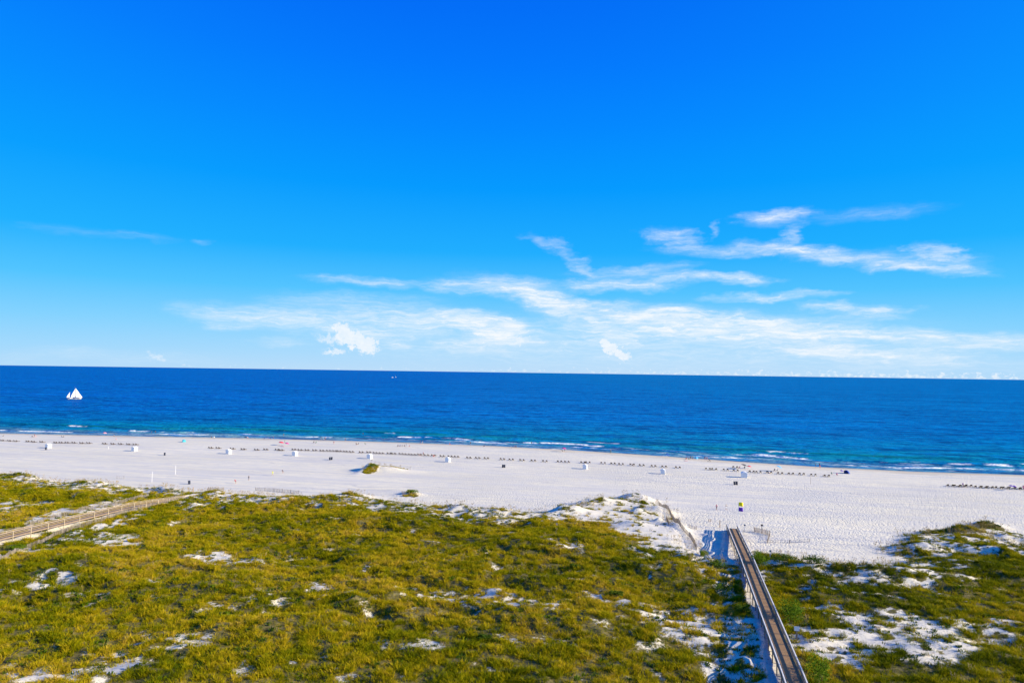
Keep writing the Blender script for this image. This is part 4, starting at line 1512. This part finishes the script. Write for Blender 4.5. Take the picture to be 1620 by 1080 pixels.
# ------------------------------------------------------------------ people
POSES = {
    'stand': dict(hip=.92, pts={'n': (0, 0, 1.50), 'h': (0, -.02, 1.64), 'ls': (-.19, 0, 1.42), 'le': (-.26, .02, 1.14), 'lh': (-.27, -.08, .88), 'rs': (.19, 0, 1.42), 're': (.26, .03, 1.14), 'rh': (.27, -.06, .88),
                                'lk': (-.11, -.02, .50), 'lf': (-.12, .02, .06), 'lt': (-.13, -.15, .04), 'rk': (.11, -.02, .50), 'rf': (.13, .03, .06), 'rt': (.15, -.14, .04)}),
    'walk': dict(hip=.90, pts={'n': (0, -.06, 1.48), 'h': (0, -.10, 1.62), 'ls': (-.19, -.04, 1.40), 'le': (-.25, .12, 1.16), 'lh': (-.24, .10, .92), 'rs': (.19, -.05, 1.40), 're': (.25, -.18, 1.16), 'rh': (.22, -.36, 1.02),
                               'lk': (-.10, -.22, .52), 'lf': (-.11, -.30, .07), 'lt': (-.11, -.46, .05), 'rk': (.10, .08, .48), 'rf': (.11, .34, .14), 'rt': (.11, .24, .03)}),
    'sit': dict(hip=.36, pts={'n': (0, .16, .92), 'h': (0, .16, 1.07), 'ls': (-.19, .15, .86), 'le': (-.27, .10, .60), 'lh': (-.20, -.14, .50), 'rs': (.19, .15, .86), 're': (.27, .10, .60), 'rh': (.20, -.14, .50),
                              'lk': (-.14, -.42, .50), 'lf': (-.14, -.62, .10), 'lt': (-.15, -.76, .06), 'rk': (.14, -.42, .48), 'rf': (.15, -.66, .10), 'rt': (.16, -.80, .06)}),
    'bend': dict(hip=.86, pts={'n': (0, -.42, 1.22), 'h': (0, -.56, 1.27), 'ls': (-.18, -.36, 1.16), 'le': (-.20, -.46, .90), 'lh': (-.14, -.58, .68), 'rs': (.18, -.36, 1.16), 're': (.20, -.46, .90), 'rh': (.14, -.60, .66),
                               'lk': (-.12, -.10, .48), 'lf': (-.13, .02, .06), 'lt': (-.14, -.15, .04), 'rk': (.12, .02, .46), 'rf': (.13, .14, .06), 'rt': (.14, -.02, .04)}),
}


def person_mesh(pose):
    p = POSES[pose]['pts']
    hp = POSES[pose]['hip']
    P = [(0, 0, hp), ((p['n'][0]) * .5, p['n'][1] * .45, hp + (p['n'][2] - hp) * .45), (p['n'][0], p['n'][1] * .9, hp + (p['n'][2] - hp) * .85), p['n'], p['h'],
         (p['h'][0], p['h'][1], p['h'][2] + .10), p['ls'], p['le'], p['lh'], p['rs'], p['re'], p['rh'],
         (-.10, 0, hp - .04), p['lk'], p['lf'], p['lt'], (.10, 0, hp - .04), p['rk'], p['rf'], p['rt']]
    E_ = [(0, 1), (1, 2), (2, 3), (3, 4), (4, 5), (2, 6), (6, 7), (7, 8), (2, 9), (9, 10), (10, 11), (0, 12), (12, 13), (13, 14), (14, 15), (0, 16), (16, 17), (17, 18), (18, 19)]
    rad = [.145, .125, .145, .055, .095, .075, .065, .045, .035, .065, .045, .035, .095, .062, .042, .034, .095, .062, .042, .034]
    me = bpy.data.meshes.new('body')
    me.from_pydata(P, E_, [])
    o = bpy.data.objects.new('tmp', me)
    COL.objects.link(o)
    sk = o.modifiers.new('s', 'SKIN')
    sk.use_smooth_shade = True
    for i, r_ in enumerate(rad):
        v = me.skin_vertices[0].data[i]
        v.radius = (r_, r_)
        v.use_root = (i == 0)
    ss = o.modifiers.new('u', 'SUBSURF')
    ss.levels = 1
    dg = bpy.context.evaluated_depsgraph_get()
    out = bpy.data.meshes.new_from_object(o.evaluated_get(dg))
    bpy.data.objects.remove(o)
    out.name = 'person_' + pose
    arms = [Vector(P[i]) for i in (7, 8, 10, 11)]
    for q in out.polygons:
        c = q.center
        mi = 0
        up = (c.z - hp) / (p['n'][2] - hp)
        if -.02 < up < .97:
            mi = 1
            if min((c - a).length for a in arms) < .14 and abs(c.x) > .17:
                mi = 0
        legmid = [Vector(P[12]).lerp(Vector(P[13]), .35), Vector(P[16]).lerp(Vector(P[17]), .35), Vector(P[0])]
        if min((c - a).length for a in legmid) < .2 and up < .12:
            mi = 2
        if c.z > p['h'][2] + .02 and up > .97 and (c.z > p['h'][2] + .07 or c.y > p['h'][1] + .02):
            mi = 3
        q.material_index = mi
    for m in (M_SKIN1, M_GREY, M_DARK, M_HAIR):
        if len(out.materials) < 4:
            out.materials.append(m)
    return out


PM = {k: person_mesh(k) for k in POSES}


def person(px, py, pose, skin, top, bottom, label, hair=M_HAIR, sc=1.0, rz=None, zl=0.0, inwater=False):
    if inwater:
        x, y = at0(px, py, 0.0)
        z = -.45
    else:
        x, y, z = G(px, py)
        z = max(z, -.25)
    o = bpy.data.objects.new('person', PM[pose])
    COL.objects.link(o)
    o.location = (x, y, z + zl)
    o.scale = (sc, sc, sc)
    o.rotation_euler = (0, 0, random.uniform(0, 6.28) if rz is None else rz)
    for i, m in enumerate((skin, top, bottom, hair)):
        o.material_slots[i].link = 'OBJECT'
        o.material_slots[i].material = m
    return tag(o, label, 'person', 'people on the beach')


T, Fa = M_SKIN1, M_SKIN2
PPL = [
    (447.5, 748, 'bend', T, M_DARK, M_DARK, 'dark-clad person bending forward while playing on the open sand'),
    (431.5, 751.8, 'walk', T, M_LIME, M_LIME, 'person in bright lime clothes standing on the open sand'),
    (373, 764.5, 'bend', T, M_RED, M_DARK, 'person in red and black stooping near the left dunes'),
    (393.5, 759.5, 'stand', T, M_GREY, M_GREY, 'small grey-clad figure alone near the left dunes'),
    (1133.7, 806.3, 'walk', T, M_PINK, M_DARK, 'person in dark shorts walking, left of the two beyond the boardwalk'),
    (1149.2, 806.2, 'walk', Fa, M_GREY, M_WHT, 'person in pale shorts walking, right of the two beyond the boardwalk'),
    (744.3, 702.6, 'stand', T, M_DARK, M_DARK, 'dark figure standing at the water edge above the sixth hut', ),
    (766.3, 706.6, 'sit', T, M_DARK, M_BLUE, 'dark figure sitting by the water above the gap in the loungers'),
    (813.3, 708.8, 'stand', T, M_DARK, M_DARK, 'dark figure, left of two standing together at the water edge'),
    (816.2, 708.9, 'stand', T, M_DARK, M_DARK, 'dark figure, right of two standing together at the water edge'),
    (809, 709, 'sit', Fa, M_GREY, M_GREY, 'grey figure sitting left of two dark standing figures'),
    (893.3, 714.2, 'stand', T, M_DARK, M_DARK, 'person standing under the bright pink umbrella'),
    (889.5, 714.2, 'sit', T, M_DARK, M_DARK, 'person sitting left of the bright pink umbrella'),
    (966.5, 716.3, 'sit', T, M_TEAL, M_DARK, 'dark figure sitting at the water edge above the bare dune'),
    (54.5, 691, 'stand', T, M_RED, M_GREY, 'person in red standing with others at the left water edge'),
    (51, 691.5, 'sit', T, M_DARK, M_DARK, 'dark figure sitting left of a person in red'),
    (56.5, 691.3, 'sit', Fa, M_PINK, M_PINK, 'person in pink sitting right of a person in red'),
    (97.5, 691.7, 'sit', T, M_GREY, M_DARK, 'grey figure, left of two sitting near the left water edge'),
    (100.8, 691.7, 'sit', T, M_GREY, M_DARK, 'grey figure, right of two sitting near the left water edge'),
    (5.5, 690.5, 'sit', T, M_GREY, M_GREY, 'seated person nearest the left picture edge'),
    (183.7, 696, 'sit', T, M_PINK, M_GREY, 'tanned person sitting by the water above the second hut'),
    (180.5, 690.3, 'sit', T, M_GREY, M_DARK, 'grey figure sitting at the very water edge above the second hut'),
    (334.5, 692.7, 'sit', T, M_DARK, M_GREY, 'dark figure, left of two at the water edge above the third hut'),
    (338.8, 692.7, 'sit', Fa, M_WHT, M_DARK, 'pale figure, right of two at the water edge above the third hut'),
    (392, 693, 'sit', Fa, M_PINK, M_DARK, 'person sitting beside the dark umbrella at the water edge'),
    (419, 694.5, 'sit', T, M_BLUE, M_BLUE, 'blue-clad person, leftmost of the group above the third and fourth huts'),
    (424, 694.3, 'sit', T, M_PUR, M_BLUE, 'purple-clad person, second in the group by the water above the fourth hut'),
    (428.5, 694, 'sit', T, M_BLUE, M_DARK, 'blue-clad person, third in the group by the water above the fourth hut'),
    (432.5, 694.5, 'stand', Fa, M_PUR, M_BLUE, 'person standing at the right of the blue-clad group'),
    (448.5, 691.5, 'stand', T, M_GREY, M_DARK, 'person standing at the water edge above the red umbrella'),
    (450.5, 700.5, 'stand', T, M_TEAL, M_DARK, 'person standing behind the red umbrella'),
    (496.5, 700.6, 'sit', T, M_DARK, M_DARK, 'dark figure, left of a seated pair above the row of loungers'),
    (500, 701, 'sit', T, M_TEAL, M_DARK, 'dark figure, right of a seated pair above the row of loungers'),
    (508, 695, 'stand', T, M_DARK, M_GREY, 'dark figure at the left of the standing group by the water'),
    (511.5, 695.2, 'sit', Fa, M_WHT, M_GREY, 'pale seated figure in the standing group by the water'),
    (514.5, 695.3, 'stand', Fa, M_PINK, M_DARK, 'person in pink at the right of the standing group by the water'),
    (528.2, 702.5, 'stand', Fa, M_RED, M_PINK, 'person in red standing near the water left of the fifth hut'),
    (546.2, 696.8, 'walk', T, M_RED, M_DARK, 'person in red walking along the water edge above the fifth hut'),
    (563.5, 703.3, 'sit', T, M_DARK, M_DARK, 'dark figure, left of a pair sitting above the fifth hut'),
    (566.7, 703.3, 'sit', T, M_DARK, M_GREY, 'dark figure, right of a pair sitting above the fifth hut'),
    (577.5, 703, 'sit', Fa, M_TEAL, M_TEAL, 'teal-clad figure sitting right of a dark pair'),
    (629.5, 706.3, 'sit', T, M_DARK, M_DARK, 'dark figure at the left end of the row of seated people'),
    (632.8, 706.3, 'sit', T, M_BLUE, M_DARK, 'blue-clad figure second in the row of seated people'),
    (636.3, 706.3, 'sit', Fa, M_GREY, M_DARK, 'grey figure third in the row of seated people'),
    (639.8, 706.4, 'sit', T, M_DARK, M_DARK, 'dark figure fourth in the row of seated people'),
    (642.5, 706.2, 'stand', T, M_DARK, M_BLUE, 'dark figure standing at the right of the seated row'),
    (647.8, 706.8, 'sit', Fa, M_PINK, M_DARK, 'seated figure a little apart, right of the seated row'),
    (664.8, 702.2, 'walk', T, M_DARK, M_BLUE, 'dark-clad walker, left of two striding along the water'),
    (668, 702.2, 'walk', Fa, M_GREY, M_GREY, 'grey-clad walker, right of two striding along the water'),
    (711.5, 703, 'sit', T, M_RED, M_GREY, 'red-clad figure sitting at the water edge above the sixth hut'),
    (1085.5, 726.8, 'sit', T, M_RED, M_DARK, 'person at the left of the group beside the sky blue tent'),
    (1089, 726.8, 'sit', T, M_DARK, M_DARK, 'second person of the group beside the sky blue tent'),
    (1092.5, 726.5, 'stand', T, M_DARK, M_DARK, 'dark standing person of the group beside the sky blue tent'),
    (1095.8, 726.5, 'stand', T, M_TEAL, M_DARK, 'teal-clad person standing nearest the sky blue tent'),
    (1115.2, 726.6, 'stand', T, M_DARK, M_RED, 'dark-topped person standing right of the sky blue tent'),
    (1118.4, 727.8, 'stand', Fa, M_RED, M_PINK, 'person in red standing right of the sky blue tent'),
    (1122, 728.5, 'sit', T, M_DARK, M_DARK, 'dark figure sitting right of a person in red by the water'),
    (1170, 740.8, 'sit', T, M_RED, M_DARK, 'red-topped person sitting left under the dark umbrella by the round-roofed hut'),
    (1178, 740.8, 'sit', T, M_TEAL, M_DARK, 'teal-topped person sitting right under the dark umbrella by the round-roofed hut'),
    (1225.3, 745, 'sit', T, M_DARK, M_RED, 'person sitting left under the tilted blue umbrella'),
    (1230, 745.3, 'sit', T, M_GREY, M_DARK, 'person sitting right under the tilted blue umbrella'),
    (1290.3, 738.3, 'stand', T, M_DARK, M_DARK, 'dark figure, left of two standing in the wash at the right'),
    (1296.4, 737.3, 'stand', T, M_DARK, M_DARK, 'dark figure, right of two standing in the wash at the right'),
    (1297.5, 741, 'bend', Fa, M_RED, M_PINK, 'person in red crouching by two dark figures in the wash'),
    (1315.5, 750.3, 'sit', T, M_TEAL, M_DARK, 'dark figure sitting above the last lounger'),
    (1324, 752, 'sit', T, M_MAG, M_DARK, 'magenta-clad figure sitting below the purple umbrella'),
    (686, 722.5, 'sit', T, M_RED, M_RED, 'person in red sitting on a lounger left of the sixth hut', ),
    (669.5, 720.6, 'stand', Fa, M_RED, M_DARK, 'person in red standing between loungers left of the sixth hut'),
    (664, 721, 'sit', T, M_DARK, M_RED, 'dark-topped person sitting on a lounger beside one in red'),
    (1000.5, 737, 'sit', T, M_DARK, M_DARK, 'dark figure sitting on a lounger above the bare dune'),
    (1216, 749.5, 'sit', T, M_DARK, M_BLUE, 'dark figure sitting on a lounger right of the round-roofed hut'),
    (1523.5, 770.5, 'stand', T, M_PUR, M_DARK, 'purple-clad person standing in the right-hand lounger row'),
    (1619, 774.5, 'stand', T, M_MAG, M_MAG, 'magenta-clad person at the right picture edge'),
    (966, 715.5, 'stand', Fa, M_GREY, M_TEAL, 'pale figure standing beside a seated one above the bare dune'),
]
for p in PPL:
    person(*p)
for px, py, lab in ((853, 702.5, 'dark bather wading in the foam at the centre'), (240, 685, 'dark bather, left of two in the surf above the second hut'), (246, 684.8, 'dark bather, right of two in the surf above the second hut'),
                    (841, 701.5, 'small bather in the foam left of another at the centre'), (574.5, 687, 'pale figure paddling far out left of centre')):
    person(px, py, 'stand', T, M_DARK, M_DARK, lab, inwater=True)

# a few bags, towels and coolers lying with the groups


def towel(px, py, mat, label, rz=0.2):
    x, y, z = G(px, py)
    V, F = [], []
    for i in range(7):
        for j in range(4):
            V.append((-.9 + i * .3, -.4 + j * .27, .03 + .015 * math.sin(i * 2.1 + j)))
    for i in range(6):
        for j in range(3):
            a = i * 4 + j
            F.append((a, a + 4, a + 5, a + 1))
    o = mesh_obj('towel', V, F, mat, None, True)
    sm = o.modifiers.new('thickness', 'SOLIDIFY')
    sm.thickness = .02
    o.location = (x, y, z + .03)
    o.rotation_euler = (0, 0, rz)
    tag(o, label, 'towel', 'towels spread on the sand')


towel(447, 706.3, M_MAG, 'magenta towel spread below the two red umbrellas')
towel(1085, 728.6, M_RED, 'red towel spread in front of the group by the sky blue tent', .6)
towel(1122, 729.6, M_DARK, 'dark towel on the sand right of a person in red', -.3)

# ------------------------------------------------------------------ boats


def sailboat():
    x, y = at0(117, 631.6, 0.0)
    ang = R(48)
    t = empty('sailboat', (x, y, 0), ang)
    t.scale = (.92, .92, .92)
    tag(t, 'white two-masted sailing boat under full sail, far left on the sea', 'sailboat')
    n, k = 13, 9
    V, F = [], []
    for i in range(n):
        u = i / (n - 1)
        px = -8.0 + 16.0 * u
        bw = 2.1 * (math.sin(math.pi * min(.5 + (1 - u) * .5, 1)) ** .5 if u > .5 else (.72 + .28 * math.sin(math.pi * u)))
        bw = 2.1 * max(.03, (1 - ((u - .42) / .60) ** 2 if u > .42 else 1 - .35 * ((.42 - u) / .42) ** 2))
        sheer = 1.35 + .75 * (2 * u - .9) ** 2 * .7
        rk = .5 * max(0, u - .8) * 5
        for j in range(k):
            a = math.pi * j / (k - 1)
            V.append((px + rk * math.sin(0) + (.9 * (abs(math.cos(a))) if u > .93 else 0), -bw * math.cos(a), -.5 + (sheer + .5) * abs(math.cos(a)) ** .7))
    for i in range(n - 1):
        for j in range(k - 1):
            a = i * k + j
            F.append((a, a + k, a + k + 1, a + 1))
    F.append(tuple(range(k)))
    F.append(tuple(reversed(range((n - 1) * k, n * k))))
    mesh_obj('hull', V, F, [M_WHT, M_DARK], t, True, [1 if sum(V[q][2] for q in f) / len(f) < .55 else 0 for f in F])
    MB().box((-.3, 0, 1.35), (13.5, 3.2, .08)).build('deck', MBROWN, t)
    MB().box((-3.2, 0, 1.75), (3.6, 1.9, .7)).build('cabin', M_WHT, t)
    MB().tube([(1.3, 0, 1.2), (1.3, 0, 15.6)], [.14, .08], 8).build('mast', MBROWN, t)
    MB().tube([(-4.9, 0, 1.2), (-4.9, 0, 10.4)], [.11, .06], 8).build('mast', MBROWN, t)
    MB().tube([(7.6, 0, 1.9), (10.0, 0, 2.4)], [.12, .07], 6).build('bowsprit', MBROWN, t)
    MB().tube([(1.3, 0, 2.5), (-4.2, .6, 2.6)], .09, 6).build('boom', MBROWN, t)
    MB().tube([(-4.9, 0, 2.4), (-8.9, .5, 2.5)], .07, 6).build('boom', MBROWN, t)

    def sail(a, b, c, bel, nm):
        a, b, c = Vector(a), Vector(b), Vector(c)
        V, F = [], []
        q = 8
        idx = {}
        for i in range(q + 1):
            for j in range(q + 1 - i):
                u, v = i / q, j / q
                w = 1 - u - v
                p = a * w + b * u + c * v
                p.y += bel * 27 * u * v * w / 1.0 + bel * 2 * u * v
                idx[i, j] = len(V)
                V.append(p)
        for i in range(q):
            for j in range(q - i):
                F.append((idx[i, j], idx[i + 1, j], idx[i, j + 1]))
                if j < q - i - 1:
                    F.append((idx[i + 1, j], idx[i + 1, j + 1], idx[i, j + 1]))
        o = mesh_obj(nm, V, F, M_WHT, t, True)
        sm = o.modifiers.new('thickness', 'SOLIDIFY')
        sm.thickness = .03
    sail((1.1, 0, 2.9), (-4.1, .6, 3.0), (1.15, 0, 15.2), .5, 'mainsail')
    sail((9.6, 0, 2.5), (1.7, .5, 2.7), (1.45, 0, 15.3), .55, 'jib')
    sail((-5.1, 0, 2.8), (-8.8, .5, 2.8), (-5.0, 0, 10.1), .35, 'mizzen_sail')


sailboat()


def far_boat(px, label, L_=9.0, rz=.3):
    x, y = at0(px, 597.2, 0.0)
    t = empty('motor_boat', (x, y, 0), rz)
    tag(t, label, 'boat', 'tiny white boats near the horizon')
    m = MB()
    m.v = [(-L_ / 2, -1.4, 0), (-L_ / 2, 1.4, 0), (L_ * .25, 1.4, 0), (L_ / 2, 0, 0), (L_ * .25, -1.4, 0), (-L_ / 2, -1.7, 1.6), (-L_ / 2, 1.7, 1.6), (L_ * .25, 1.7, 1.9), (L_ * .6, 0, 2.4), (L_ * .25, -1.7, 1.9)]
    m.f = [(4, 3, 2, 1, 0), (5, 6, 7, 8, 9), (0, 1, 6, 5), (1, 2, 7, 6), (2, 3, 8, 7), (3, 4, 9, 8), (4, 0, 5, 9)]
    m.build('hull', M_WHT, t)
    MB().box((-.6, 0, 3.2), (4.2, 2.6, 2.6)).build('cabin', M_WHT, t)
    MB().tube([(-.6, 0, 4.4), (-.6, 0, 9)], .12, 5).build('mast', M_WHT, t)


far_boat(620.8, 'tiny white boat near the horizon, left of the two', 10)
far_boat(626.0, 'tiny white boat near the horizon, right of the two', 8, -.4)
